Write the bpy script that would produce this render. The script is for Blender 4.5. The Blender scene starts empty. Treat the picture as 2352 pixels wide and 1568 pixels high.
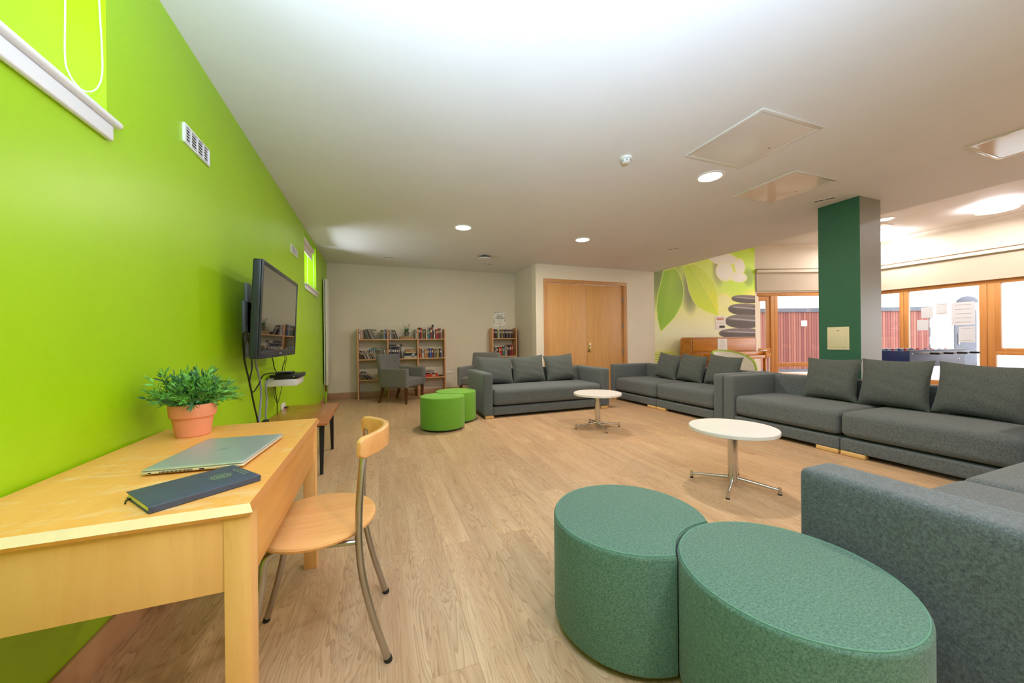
import bpy, bmesh, math, random
from mathutils import Vector, Matrix, Euler
PI = math.pi
R = math.radians
sc = bpy.context.scene
C = sc.collection
rnd = random.Random(7)

# ------------------------------------------------------------------ camera
F_PX, W_PX, CAM_H = 827.3, 2352.0, 1.12
yaw, pitch, roll = R(20.456), R(-0.044), R(0.617)
fw = Vector((math.sin(yaw)*math.cos(pitch), math.cos(yaw)*math.cos(pitch), math.sin(pitch)))
rt = Vector((math.cos(yaw), -math.sin(yaw), 0))
up = rt.cross(fw)
r2 = rt*math.cos(roll) - up*math.sin(roll)
u2 = rt*math.sin(roll) + up*math.cos(roll)
cam_d = bpy.data.cameras.new('camera')
cam = bpy.data.objects.new('camera', cam_d)
C.objects.link(cam)
cam_d.sensor_width = 36
cam_d.sensor_fit = 'HORIZONTAL'
cam_d.lens = F_PX/W_PX*36
cam_d.clip_start = 0.02
M3 = Matrix((r2, u2, -fw)).transposed().to_4x4()
M3.translation = Vector((0, 0, CAM_H))
cam.matrix_world = M3
sc.camera = cam

# ------------------------------------------------------------------ view, sky, lights
sc.view_settings.view_transform = 'Standard'
sc.view_settings.look = 'None'
sc.view_settings.gamma = 1
sc.view_settings.use_curve_mapping = False
sc.view_settings.exposure = 1.0
wd = bpy.data.worlds.new('overcast_sky')
sc.world = wd
wd.use_nodes = True
bgn = wd.node_tree.nodes['Background']
bgn.inputs[0].default_value = (0.90, 0.95, 1.0, 1)
bgn.inputs[1].default_value = 2.6


def lamp(name, kind, loc, power, color, direction=(0, 0, -1), size=0.2, size_y=None, angle=None, blend=1.0):
    d = bpy.data.lights.new(name, kind)
    d.energy = power
    d.color = color
    if kind == 'AREA':
        d.shape = 'RECTANGLE' if size_y else 'DISK'
        d.size = size
        if size_y:
            d.size_y = size_y
    else:
        d.shadow_soft_size = size
    if kind == 'SPOT':
        d.spot_size = angle
        d.spot_blend = blend
    o = bpy.data.objects.new(name, d)
    C.objects.link(o)
    o.location = loc
    o.rotation_euler = Vector(direction).to_track_quat('-Z', 'Y').to_euler()
    return o


# the photographer's flash, bounced off the low ceiling just above the camera
lamp('bounce_flash', 'SPOT', (0.25, -0.35, 1.50), 400, (0.56, 0.75, 1.0), (0.10, 0.55, 1.0), 0.06, angle=R(135))
# daylight through the two small windows in the green wall
lamp('daylight_near_window', 'AREA', (-1.95, 1.15, 2.15), 9, (0.62, 0.85, 1.0), (1, 0.25, -0.1), 1.1, 0.6)
lamp('daylight_far_window', 'AREA', (-2.0, 6.12, 1.80), 30, (0.85, 0.90, 1.0), (1, 0, 0.45), 0.9, 0.5)
WARM = (1.0, 0.89, 0.76)
COOL = (0.96, 0.95, 1.0)


# ------------------------------------------------------------------ materials
def lin(c):
    out = []
    for v in c:
        v = v/255.0
        out.append(v/12.92 if v <= 0.04045 else ((v+0.055)/1.055)**2.4)
    return tuple(out)+(1.0,)


MATS = {}


class NT:
    def __init__(s, name):
        s.m = bpy.data.materials.new(name)
        s.m.use_nodes = True
        s.t = s.m.node_tree
        s.b = s.t.nodes['Principled BSDF']
        s.x = 0

    def n(s, typ, **kw):
        nd = s.t.nodes.new(typ)
        for k, v in kw.items():
            setattr(nd, k, v)
        return nd

    def l(s, a, b):
        s.t.links.new(a, b)

    def coords(s, scale=(1, 1, 1), rot=(0, 0, 0), kind='Object'):
        tc = s.n('ShaderNodeTexCoord')
        mp = s.n('ShaderNodeMapping')
        mp.inputs['Scale'].default_value = scale
        mp.inputs['Rotation'].default_value = rot
        s.l(tc.outputs[kind], mp.inputs['Vector'])
        return mp.outputs[0]

    def noise(s, vec, scale, detail=4, rough=0.55, dist=0.0):
        nn = s.n('ShaderNodeTexNoise')
        nn.inputs['Scale'].default_value = scale
        nn.inputs['Detail'].default_value = detail
        nn.inputs['Roughness'].default_value = rough
        nn.inputs['Distortion'].default_value = dist
        s.l(vec, nn.inputs['Vector'])
        return nn.outputs['Fac']

    def ramp(s, fac, stops):
        r = s.n('ShaderNodeValToRGB')
        e = r.color_ramp.elements
        while len(e) > 1:
            e.remove(e[-1])
        e[0].position = stops[0][0]
        e[0].color = stops[0][1]
        for p, c in stops[1:]:
            q = e.new(p)
            q.color = c
        s.l(fac, r.inputs[0])
        return r.outputs[0]

    def mix(s, a, b, fac, blend='MIX'):
        m = s.n('ShaderNodeMix', data_type='RGBA', blend_type=blend)
        for i, v in ((0, fac), (6, a), (7, b)):
            if hasattr(v, 'is_output'):
                s.l(v, m.inputs[i])
            else:
                m.inputs[i].default_value = v
        return m.outputs[2]

    def math(s, op, a, b=0.0):
        m = s.n('ShaderNodeMath', operation=op)
        for i, v in enumerate((a, b)):
            if hasattr(v, 'is_output'):
                s.l(v, m.inputs[i])
            else:
                m.inputs[i].default_value = v
        return m.outputs[0]

    def bump(s, h, strength, dist=0.002):
        b = s.n('ShaderNodeBump')
        b.inputs['Strength'].default_value = strength
        b.inputs['Distance'].default_value = dist
        s.l(h, b.inputs['Height'])
        s.l(b.outputs[0], s.b.inputs['Normal'])


def mat(name, col, rough=0.6, var=0.06, nscale=6, metal=0.0, bump=0.0, bscale=200, spec=0.5, emit=None, sheen=0.0):
    if name in MATS:
        return MATS[name]
    t = NT(name)
    c = lin(col)
    v = t.coords()
    f = t.noise(v, nscale, 3)
    lo = tuple(max(0, x*(1-var)) for x in c[:3])+(1,)
    hi = tuple(min(1, x*(1+var)) for x in c[:3])+(1,)
    t.l(t.ramp(f, [(0.3, lo), (0.7, hi)]), t.b.inputs['Base Color'])
    t.b.inputs['Roughness'].default_value = rough
    t.b.inputs['Metallic'].default_value = metal
    t.b.inputs['Specular IOR Level'].default_value = spec
    if sheen:
        t.b.inputs['Sheen Weight'].default_value = sheen
    if bump:
        t.bump(t.noise(v, bscale, 2), bump)
    if emit:
        t.b.inputs['Emission Color'].default_value = lin(emit[0])
        t.b.inputs['Emission Strength'].default_value = emit[1]
    MATS[name] = t.m
    return t.m


def wood(name, c1, c2, axis='x', scale=1.0, rough=0.4, bump=0.05, worn=None):
    if name in MATS:
        return MATS[name]
    t = NT(name)
    s = {'x': (0.6, 9, 9), 'y': (9, 0.6, 9), 'z': (9, 9, 0.6)}[axis]
    v = t.coords(tuple(a*scale for a in s))
    f = t.noise(v, 2.2, 6, 0.6, 0.6)
    v2 = t.coords(tuple(a*scale*7 for a in s))
    g = t.noise(v2, 3, 3, 0.6)
    col = t.ramp(f, [(0.28, lin(c1)), (0.72, lin(c2))])
    col = t.mix(col, lin(tuple(x*0.8 for x in c1)), t.math('MULTIPLY', t.math('GREATER_THAN', g, 0.66), 0.12))
    if worn:
        wv = t.coords((2.0, 5.0, 2.0), (0, 0, 0.35))
        w = t.noise(wv, 3.0, 7, 0.72, 1.2)
        k = t.n('ShaderNodeMapRange')
        k.inputs[1].default_value = 0.52
        k.inputs[2].default_value = 0.70
        k.inputs[4].default_value = 0.6
        t.l(w, k.inputs[0])
        col = t.mix(col, lin(worn), k.outputs[0])
    t.l(col, t.b.inputs['Base Color'])
    t.b.inputs['Roughness'].default_value = rough
    t.bump(g, bump)
    MATS[name] = t.m
    return t.m


def fabric(name, c1, c2, scale=260, rough=0.95, bump=0.35, weave=True):
    if name in MATS:
        return MATS[name]
    t = NT(name)
    v = t.coords()
    if weave:
        a = t.noise(t.coords((110, 110, 620)), 1.0, 2)
        b = t.noise(t.coords((620, 110, 110)), 1.0, 2)
        c = t.noise(t.coords((110, 620, 110)), 1.0, 2)
        f = t.math('DIVIDE', t.math('ADD', t.math('ADD', a, b), c), 3.0)
        col = t.ramp(f, [(0.40, lin(c1)), (0.60, lin(c2))])
    else:
        f0 = t.noise(v, scale, 3, 0.7)
        f1 = t.noise(v, 150, 3, 0.7)
        f = t.math('MULTIPLY', t.math('ADD', f0, f1), 0.5)
        col = t.ramp(f, [(0.38, lin(c1)), (0.62, lin(c2))])
    t.l(col, t.b.inputs['Base Color'])
    t.b.inputs['Roughness'].default_value = rough
    t.b.inputs['Specular IOR Level'].default_value = 0.2
    t.b.inputs['Sheen Weight'].default_value = 0.15
    t.bump(f, bump, 0.003)
    MATS[name] = t.m
    return t.m


def m_floor():
    t = NT('oak_plank_flooring')
    tc = t.n('ShaderNodeTexCoord')
    sp = t.n('ShaderNodeSeparateXYZ')
    t.l(tc.outputs['Object'], sp.inputs[0])
    cb = t.n('ShaderNodeCombineXYZ')
    t.l(sp.outputs[1], cb.inputs[0])
    t.l(sp.outputs[0], cb.inputs[1])
    br = t.n('ShaderNodeTexBrick')
    br.offset = 0.37
    br.offset_frequency = 2
    br.inputs['Scale'].default_value = 1
    br.inputs['Brick Width'].default_value = 1.22
    br.inputs['Row Height'].default_value = 0.16
    br.inputs['Mortar Size'].default_value = 0.0012
    br.inputs['Mortar Smooth'].default_value = 0.2
    br.inputs['Color1'].default_value = (0, 0, 0, 1)
    br.inputs['Color2'].default_value = (1, 1, 1, 1)
    br.inputs['Mortar'].default_value = (0.5, 0.5, 0.5, 1)
    t.l(cb.outputs[0], br.inputs['Vector'])
    # every board shifts its own grain
    sc3 = t.n('ShaderNodeVectorMath', operation='SCALE')
    t.l(br.outputs['Color'], sc3.inputs[0])
    sc3.inputs['Scale'].default_value = 17.0
    ad = t.n('ShaderNodeVectorMath', operation='ADD')
    t.l(tc.outputs['Object'], ad.inputs[0])
    t.l(sc3.outputs[0], ad.inputs[1])

    def mp(s):
        m = t.n('ShaderNodeMapping')
        m.inputs['Scale'].default_value = s
        t.l(ad.outputs[0], m.inputs['Vector'])
        return m.outputs[0]
    broad = t.noise(mp((8, 0.7, 1)), 1.0, 3, 0.5, 0.9)
    rings = t.math('FRACT', t.math('MULTIPLY', broad, 30.0))
    rings = t.math('POWER', rings, 3.0)
    fine = t.noise(mp((130, 4, 1)), 1.0, 4, 0.65)
    col = t.ramp(broad, [(0.25, lin((200, 162, 124))), (0.55, lin((216, 182, 145))), (0.8, lin((228, 198, 162)))])
    col = t.mix(col, lin((140, 104, 72)), t.math('MULTIPLY', rings, 0.55))
    col = t.mix(col, lin((128, 96, 68)), t.math('MULTIPLY', t.math('SUBTRACT', 1.0, fine), 0.48))
    tint = t.ramp(br.outputs['Color'], [(0.0, (0.90, 0.90, 0.90, 1)), (1.0, (1.05, 1.03, 1.0, 1))])
    col = t.mix(col, tint, 1.0, 'MULTIPLY')
    col = t.mix(col, lin((95, 66, 42)), t.math('MULTIPLY', br.outputs['Fac'], 0.3))
    t.l(col, t.b.inputs['Base Color'])
    t.b.inputs['Roughness'].default_value = 0.42
    t.b.inputs['Specular IOR Level'].default_value = 0.35
    t.bump(fine, 0.06)
    return t.m


def m_green_wall():
    t = NT('lime_green_wall_paint')
    v = t.coords()
    f = t.noise(v, 1.3, 3)
    col = t.ramp(f, [(0.3, lin((160, 207, 6))), (0.7, lin((166, 213, 8)))])
    vo = t.n('ShaderNodeTexVoronoi')
    vo.inputs['Scale'].default_value = 4.2
    t.l(v, vo.inputs['Vector'])
    spx = t.n('ShaderNodeSeparateColor')
    t.l(vo.outputs['Color'], spx.inputs[0])
    k = t.math('MULTIPLY', t.math('LESS_THAN', vo.outputs['Distance'], 0.028), t.math('GREATER_THAN', spx.outputs[0], 0.45))
    t.l(t.mix(col, lin((232, 240, 214)), k), t.b.inputs['Base Color'])
    t.b.inputs['Roughness'].default_value = 0.36
    t.bump(t.noise(v, 240, 2), 0.05)
    return t.m


def m_glass(name='window_glass'):
    if name in MATS:
        return MATS[name]
    t = NT(name)
    tr = t.n('ShaderNodeBsdfTransparent')
    tr.inputs[0].default_value = (0.96, 0.97, 0.98, 1)
    gl = t.n('ShaderNodeBsdfGlossy')
    gl.inputs['Roughness'].default_value = 0.02
    fr = t.n('ShaderNodeFresnel')
    fr.inputs['IOR'].default_value = 1.45
    mx = t.n('ShaderNodeMixShader')
    t.l(fr.outputs[0], mx.inputs[0])
    t.l(tr.outputs[0], mx.inputs[1])
    t.l(gl.outputs[0], mx.inputs[2])
    out = [n for n in t.t.nodes if n.type == 'OUTPUT_MATERIAL'][0]
    t.l(mx.outputs[0], out.inputs[0])
    MATS[name] = t.m
    return t.m


def m_slats(name, c1, c2, period, axis=0):
    t = NT(name)
    tc = t.n('ShaderNodeTexCoord')
    sp = t.n('ShaderNodeSeparateXYZ')
    t.l(tc.outputs['Object'], sp.inputs[0])
    a = t.math('DIVIDE', sp.outputs[axis], period)
    fr = t.math('FRACT', a)
    fl = t.math('FLOOR', a)
    wn = t.n('ShaderNodeTexWhiteNoise', noise_dimensions='1D')
    t.l(fl, wn.inputs['W'])
    col = t.ramp(wn.outputs[0], [(0, lin(c1)), (1, lin(c2))])
    col = t.mix(col, lin(tuple(x*0.45 for x in c1)), t.math('MULTIPLY', t.math('LESS_THAN', fr, 0.18), 0.9))
    t.l(col, t.b.inputs['Base Color'])
    t.b.inputs['Roughness'].default_value = 0.7
    return t.m


def m_blocks():
    t = NT('white_block_masonry')
    br = t.n('ShaderNodeTexBrick')
    br.inputs['Scale'].default_value = 1
    br.inputs['Brick Width'].default_value = 0.45
    br.inputs['Row Height'].default_value = 0.3
    br.inputs['Mortar Size'].default_value = 0.008
    br.inputs['Color1'].default_value = lin((240, 240, 240))
    br.inputs['Color2'].default_value = lin((228, 230, 234))
    br.inputs['Mortar'].default_value = lin((170, 172, 180))
    v = t.coords((1, 1, 1), (PI/2, 0, 0))
    t.l(v, br.inputs['Vector'])
    t.l(br.outputs['Color'], t.b.inputs['Base Color'])
    t.b.inputs['Roughness'].default_value = 0.8
    return t.m


M_FLOOR = m_floor()
M_GREEN = m_green_wall()
M_GREENPAINT = mat('lime_green_gloss_paint', (150, 200, 28), 0.35, 0.04)
M_CEIL = mat('white_ceiling_paint', (228, 225, 224), 0.65, 0.02, 2, spec=0.3)
M_WALL = mat('warm_white_wall_paint', (222, 212, 194), 0.6, 0.02, 2, spec=0.3)
M_CREAM = mat('cream_wall_paint', (236, 226, 208), 0.6, 0.02, 2, spec=0.3)
M_WHITE = mat('white_gloss_paint', (238, 238, 238), 0.3, 0.02)
M_LAM = mat('white_laminate', (224, 222, 220), 0.28, 0.01)
M_PLASTIC = mat('white_plastic', (228, 226, 220), 0.4, 0.02)
M_BLACK = mat('black_plastic', (22, 22, 24), 0.35, 0.05)
M_RUBBER = mat('black_rubber', (25, 25, 25), 0.7, 0.05)
M_DARK = mat('dark_void', (14, 14, 14), 0.8, 0.05)
M_CHROME = mat('brushed_chrome', (205, 203, 200), 0.18, 0.04, metal=1.0)
M_STEEL = mat('satin_steel_tube', (180, 174, 166), 0.3, 0.05, metal=1.0)
M_BRASS = mat('brass', (214, 186, 120), 0.3, 0.05, metal=1.0)
M_COPPER = mat('copper_pipe', (150, 96, 60), 0.35, 0.05, metal=1.0)
M_DESK = wood('yellow_beech_veneer_top', (234, 160, 74), (246, 180, 94), 'y', 0.8, 0.38, worn=(240, 214, 170))
M_DESKX = wood('beech_veneer_front', (212, 146, 70), (228, 168, 88), 'y', 0.8, 0.4)
M_DESKZ = wood('beech_upright_grain', (224, 166, 94), (238, 186, 114), 'z', 0.8, 0.4)
M_DESKR = wood('reddish_beech_edge', (190, 122, 60), (206, 140, 72), 'y', 0.8, 0.4)
M_DESKE = mat('pale_beech_edge', (240, 216, 164), 0.45, 0.05, 20)
M_CHAIRW = wood('varnished_beech_ply', (222, 158, 92), (236, 178, 112), 'x', 0.9, 0.25)
M_BROWNT = wood('brown_laminate', (156, 92, 46), (184, 114, 62), 'y', 0.8, 0.22)
M_SKIRT = wood('oak_skirting', (176, 134, 96), (194, 152, 112), 'y', 0.7, 0.45)
M_SKIRTX = wood('oak_skirting_along', (172, 132, 100), (190, 150, 116), 'x', 0.7, 0.45)
M_DOOR = wood('oak_veneer_door', (206, 152, 92), (220, 170, 108), 'z', 0.7, 0.4)
M_DOORF = wood('oak_door_frame', (194, 138, 84), (208, 154, 98), 'z', 0.7, 0.4)
M_CASE = wood('beech_bookcase', (196, 142, 96), (212, 160, 114), 'z', 0.8, 0.45)
M_CASEX = wood('beech_bookcase_shelf', (200, 148, 102), (216, 166, 120), 'x', 0.8, 0.45)
M_PIANO = wood('golden_teak_piano', (172, 100, 24), (208, 138, 46), 'x', 0.5, 0.25)
M_WINF = wood('golden_pine_window_frame', (196, 134, 72), (212, 152, 90), 'z', 0.7, 0.4)
M_DKWOOD = wood('dark_walnut_leg', (74, 40, 20), (100, 58, 32), 'z', 1.0, 0.3)
M_FOOT = wood('blond_wood_foot', (206, 160, 96), (222, 180, 116), 'x', 1.0, 0.4)
M_SOFA = fabric('charcoal_sofa_weave', (74, 79, 81), (110, 116, 118))
M_PILLOW = fabric('charcoal_cushion_weave', (68, 72, 71), (100, 105, 102))
M_ARMCH = fabric('grey_armchair_felt', (98, 96, 94), (122, 120, 117), 240, weave=False)
M_LIME = fabric('lime_green_felt', (98, 156, 44), (122, 176, 60), 240, weave=False, bump=0.2)
M_FOREST = fabric('forest_green_felt', (58, 92, 78), (108, 138, 122), 420, weave=False, bump=0.3)
M_SEAM = mat('green_seam_thread', (96, 140, 118), 0.9)
M_TERRA = mat('terracotta_pot', (234, 150, 110), 0.7, 0.06, 8, bump=0.05)
M_LEAF = mat('plant_leaf_green', (108, 172, 72), 0.5, 0.45, 40)
M_LEAFD = mat('plant_leaf_dark', (64, 118, 72), 0.5, 0.4, 40)
M_SOIL = mat('dark_soil', (50, 40, 24), 0.95, 0.3, 40)
M_ALU = mat('silver_aluminium', (196, 204, 202), 0.34, 0.03, metal=0.6)
M_ALUD = mat('pale_gold_laptop_edge', (220, 208, 184), 0.35, 0.03, metal=0.4)
M_NAVY = mat('navy_leatherette', (66, 74, 90), 0.5, 0.06, 60, bump=0.12, bscale=400)
M_PAGE = mat('cream_page_edges', (232, 222, 150), 0.8, 0.06, 300)
M_GOLDINK = mat('pale_green_gilt_ink', (140, 160, 110), 0.5, 0.05)
def m_thin_paper():
    t = NT('thin_backlit_paper')
    tl = t.n('ShaderNodeBsdfTranslucent')
    tl.inputs[0].default_value = lin((226, 228, 234))
    mx = t.n('ShaderNodeMixShader')
    mx.inputs[0].default_value = 0.45
    t.b.inputs['Base Color'].default_value = lin((236, 234, 230))
    t.b.inputs['Roughness'].default_value = 0.8
    t.l(t.b.outputs[0], mx.inputs[1])
    t.l(tl.outputs[0], mx.inputs[2])
    out = [n for n in t.t.nodes if n.type == 'OUTPUT_MATERIAL'][0]
    t.l(mx.outputs[0], out.inputs[0])
    return t.m


M_THIN = m_thin_paper()
M_PAPER = mat('white_paper', (236, 232, 226), 0.8, 0.02)
M_INK = mat('dark_print_ink', (64, 56, 50), 0.8)
M_INKR = mat('pinkish_print_ink', (206, 140, 124), 0.8)
M_INKG = mat('grey_print_ink', (170, 166, 160), 0.8)
M_COLG = mat('dark_green_column_paint', (40, 96, 70), 0.6, 0.05, 3, bump=0.1)
M_COLW = mat('grey_beige_column_paint', (142, 136, 122), 0.35, 0.03)
M_PANELC = mat('cream_access_panel', (216, 206, 170), 0.5, 0.02)
M_GLOSSC = mat('glossy_white_ceiling_panel', (222, 216, 208), 0.08, 0.01, spec=0.6)
M_BLIND = mat('cream_blind_fabric', (200, 188, 170), 0.8, 0.02, 40)
M_BLINDW = mat('white_blind_fabric', (226, 214, 204), 0.7, 0.02)
M_LIT = mat('lit_lamp_diffuser', (255, 240, 214), 0.5, 0.0, emit=((255, 236, 205), 14))
M_TVSCR = mat('glossy_dark_screen', (28, 27, 26), 0.04, 0.02, spec=1.0)
M_TVSCR.node_tree.nodes['Principled BSDF'].inputs['Coat Weight'].default_value = 1.0
M_TVSCR.node_tree.nodes['Principled BSDF'].inputs['Coat IOR'].default_value = 2.2
M_TVSCR.node_tree.nodes['Principled BSDF'].inputs['Coat Roughness'].default_value = 0.02
M_TVB = mat('blue_black_tv_bezel', (44, 50, 60), 0.25, 0.04)
M_GREYMET = mat('grey_painted_metal', (136, 140, 150), 0.45, 0.04)
M_BLUE = mat('blue_foosball_panel', (38, 58, 128), 0.4, 0.05)
M_SLATE = mat('slate_foosball_panel', (104, 112, 140), 0.4, 0.05)
M_RED = mat('red_plastic', (196, 40, 40), 0.4)
M_TIN = mat('galvanised_tin', (150, 156, 150), 0.35, 0.06, metal=0.8)
M_LAV = mat('lavender_purple', (120, 84, 128), 0.7, 0.2)
M_RADW = mat('radiator_enamel', (222, 218, 206), 0.35, 0.01)
M_CLAD = m_slats('red_cedar_cladding', (132, 66, 58), (168, 102, 84), 0.09)
M_BLOCK = m_blocks()
M_GROUND = mat('pale_concrete_paving', (214, 214, 212), 0.9, 0.05)
M_SLGREY = mat('slate_grey_trim', (96, 96, 104), 0.6)
M_GLASS = m_glass()
M_TUBW = mat('white_tub_shell', (232, 224, 212), 0.4, 0.02)
M_TUBG = mat('lime_tub_edge', (160, 190, 60), 0.6, 0.05)


# ------------------------------------------------------------------ mesh helpers
class MB:
    def __init__(s):
        s.bm = bmesh.new()
        s.mi = 0

    def absorb(s, b2, mtx=None):
        me = bpy.data.meshes.new('tmp')
        if mtx is not None:
            bmesh.ops.transform(b2, matrix=mtx, verts=b2.verts)
        for f in b2.faces:
            f.material_index = s.mi
        b2.to_mesh(me)
        b2.free()
        s.bm.from_mesh(me)
        bpy.data.meshes.remove(me)
        return s

    def box(s, x0, x1, y0, y1, z0, z1, bev=0.0, seg=2, mtx=None):
        b = bmesh.new()
        bmesh.ops.create_cube(b, size=1.0)
        for v in b.verts:
            v.co = Vector(((x0+x1)/2+v.co.x*(x1-x0), (y0+y1)/2+v.co.y*(y1-y0), (z0+z1)/2+v.co.z*(z1-z0)))
        if bev > 0:
            bmesh.ops.bevel(b, geom=b.edges[:], offset=bev, segments=seg, profile=0.5, affect='EDGES', clamp_overlap=True)
        return s.absorb(b, mtx)

    def soft(s, x0, x1, y0, y1, z0, z1, r, crown=0.0, n=10, mtx=None, wob=0.0):
        """rounded box with an optional crowned top"""
        b = bmesh.new()
        bmesh.ops.create_cube(b, size=2.0)
        bmesh.ops.subdivide_edges(b, edges=b.edges[:], cuts=n, use_grid_fill=True)
        hx, hy, hz = (x1-x0)/2, (y1-y0)/2, (z1-z0)/2
        cx, cy, cz = (x1+x0)/2, (y1+y0)/2, (z1+z0)/2

        def warp(t, h):
            # denser near the ends, so that corners round smoothly
            a = abs(t)
            k = min(r/h, 0.9)
            q = 0.5
            if a < q:
                o = a/q*(1-k)
            else:
                o = (1-k)+(a-q)/(1-q)*k
            return math.copysign(o*h, t)
        for v in b.verts:
            nx, ny, nz = v.co
            p = Vector((warp(nx, hx), warp(ny, hy), warp(nz, hz)))
            inner = Vector((max(-hx+r, min(hx-r, p.x)), max(-hy+r, min(hy-r, p.y)), max(-hz+r, min(hz-r, p.z))))
            d = p-inner
            if d.length > 1e-9:
                p = inner+d.normalized()*r
            if crown and nz > 0.3:
                p.z += crown*(1-(p.x/hx)**2)*(1-(p.y/hy)**2)*nz
            if wob:
                p.z += wob*math.sin(p.x*9+1)*math.sin(p.y*11)*(1 if nz > 0.9 else 0)
            v.co = p+Vector((cx, cy, cz))
        return s.absorb(b, mtx)

    def tube(s, pts, r, n=10, cap=True, taper=None, mtx=None):
        b = bmesh.new()
        pts = [Vector(p) for p in pts]
        rings = []
        prev = None
        for i, p in enumerate(pts):
            if i == 0:
                t = (pts[1]-p).normalized()
            elif i == len(pts)-1:
                t = (p-pts[i-1]).normalized()
            else:
                t = ((p-pts[i-1]).normalized()+(pts[i+1]-p).normalized()).normalized()
            if prev is None:
                a = t.orthogonal().normalized()
            else:
                a = (prev-t*prev.dot(t)).normalized()
            prev = a
            c = t.cross(a)
            rr = r if taper is None else r+(taper-r)*i/(len(pts)-1)
            rings.append([b.verts.new(p+(a*math.cos(2*PI*k/n)+c*math.sin(2*PI*k/n))*rr) for k in range(n)])
        for i in range(len(rings)-1):
            for k in range(n):
                b.faces.new((rings[i][k], rings[i][(k+1) % n], rings[i+1][(k+1) % n], rings[i+1][k]))
        if cap:
            b.faces.new(rings[0][::-1])
            b.faces.new(rings[-1])
        return s.absorb(b, mtx)

    def lathe(s, prof, c=(0, 0, 0), n=32, mtx=None):
        b = bmesh.new()
        rings = []
        for r, z in prof:
            if r < 1e-6:
                rings.append([b.verts.new((c[0], c[1], c[2]+z))])
            else:
                rings.append([b.verts.new((c[0]+r*math.cos(2*PI*k/n), c[1]+r*math.sin(2*PI*k/n), c[2]+z)) for k in range(n)])
        for i in range(len(rings)-1):
            A, B = rings[i], rings[i+1]
            for k in range(n):
                k2 = (k+1) % n
                if len(A) == 1 and len(B) == 1:
                    continue
                if len(A) == 1:
                    b.faces.new((A[0], B[k2], B[k]))
                elif len(B) == 1:
                    b.faces.new((A[k], A[k2], B[0]))
                else:
                    b.faces.new((A[k], A[k2], B[k2], B[k]))
        return s.absorb(b, mtx)

    def prism(s, poly, z0, z1, bev=0.0, seg=3, mtx=None):
        b = bmesh.new()
        lo = [b.verts.new((x, y, z0)) for x, y in poly]
        hi = [b.verts.new((x, y, z1)) for x, y in poly]
        n = len(poly)
        fb = b.faces.new(lo[::-1])
        ft = b.faces.new(hi)
        for i in range(n):
            b.faces.new((lo[i], lo[(i+1) % n], hi[(i+1) % n], hi[i]))
        bmesh.ops.recalc_face_normals(b, faces=b.faces[:])
        if bev:
            ed = [e for e in b.edges if ft in e.link_faces or fb in e.link_faces]
            bmesh.ops.bevel(b, geom=ed, offset=bev, segments=seg, profile=0.5, affect='EDGES')
        return s.absorb(b, mtx)

    def poly(s, verts, faces, mtx=None):
        b = bmesh.new()
        vs = [b.verts.new(v) for v in verts]
        for f in faces:
            b.faces.new([vs[i] for i in f])
        return s.absorb(b, mtx)

    def build(s, name, m, parent=None, smooth=35, loc=None, rz=0.0):
        me = bpy.data.meshes.new(name)
        bmesh.ops.recalc_face_normals(s.bm, faces=s.bm.faces[:])
        s.bm.to_mesh(me)
        s.bm.free()
        for mm in (m if isinstance(m, (list, tuple)) else [m]):
            me.materials.append(mm)
        if smooth:
            me.polygons.foreach_set('use_smooth', [True]*len(me.polygons))
            me.set_sharp_from_angle(angle=R(smooth))
        o = bpy.data.objects.new(name, me)
        C.objects.link(o)
        if parent is not None:
            o.parent = parent
        if loc:
            o.location = loc
        if rz:
            o.rotation_euler = (0, 0, rz)
        return o


def tag(o, label, cat, group=None, kind=None):
    o['label'] = label
    o['category'] = cat
    if group:
        o['group'] = group
    if kind:
        o['kind'] = kind
    return o


def thing(name, label, cat, loc=(0, 0, 0), rz=0.0, group=None):
    o = bpy.data.objects.new(name, None)
    o.empty_display_size = 0.1
    C.objects.link(o)
    o.location = loc
    o.rotation_euler = (0, 0, rz)
    return tag(o, label, cat, group)


def struct(o, label, cat):
    return tag(o, label, cat, kind='structure')


def sroot(name, label, cat, loc=(0, 0, 0), rz=0.0):
    o = thing(name, label, cat, loc, rz)
    o['kind'] = 'structure'
    return o


def dup(root, loc=None, rz=None, label=None, group=None):
    r = root.copy()
    C.objects.link(r)
    if loc is not None:
        r.location = loc
    if rz is not None:
        r.rotation_euler = (0, 0, rz)
    if label:
        r['label'] = label
    if group:
        r['group'] = group
    for ch in list(root.children):
        c = ch.copy()
        C.objects.link(c)
        c.parent = r
        for g in list(ch.children):
            d = g.copy()
            C.objects.link(d)
            d.parent = c
    return r


def text_part(body, size, m, parent, mtx, name='lettering', bold=0.0):
    cu = bpy.data.curves.new('txt', 'FONT')
    cu.body = body
    cu.size = size
    cu.align_x = 'CENTER'
    cu.align_y = 'CENTER'
    cu.extrude = 0.0004
    cu.offset = bold
    cu.resolution_u = 3
    tmp = bpy.data.objects.new('txt', cu)
    C.objects.link(tmp)
    dg = bpy.context.evaluated_depsgraph_get()
    me = bpy.data.meshes.new_from_object(tmp.evaluated_get(dg))
    bpy.data.objects.remove(tmp)
    bpy.data.curves.remove(cu)
    me.materials.clear()
    me.materials.append(m)
    me.transform(mtx)
    o = bpy.data.objects.new(name, me)
    C.objects.link(o)
    o.parent = parent
    return o


def spline(ctrl, n=10):
    """Catmull-Rom through control points"""
    P = [Vector(p) for p in ctrl]
    P = [P[0]*2-P[1]]+P+[P[-1]*2-P[-2]]
    out = []
    for i in range(1, len(P)-2):
        for k in range(n):
            t = k/n
            a, b, c, d = P[i-1], P[i], P[i+1], P[i+2]
            out.append(0.5*((2*b)+(c-a)*t+(2*a-5*b+4*c-d)*t*t+(3*b-a-3*c+d)*t**3))
    out.append(P[-2])
    return out


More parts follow.
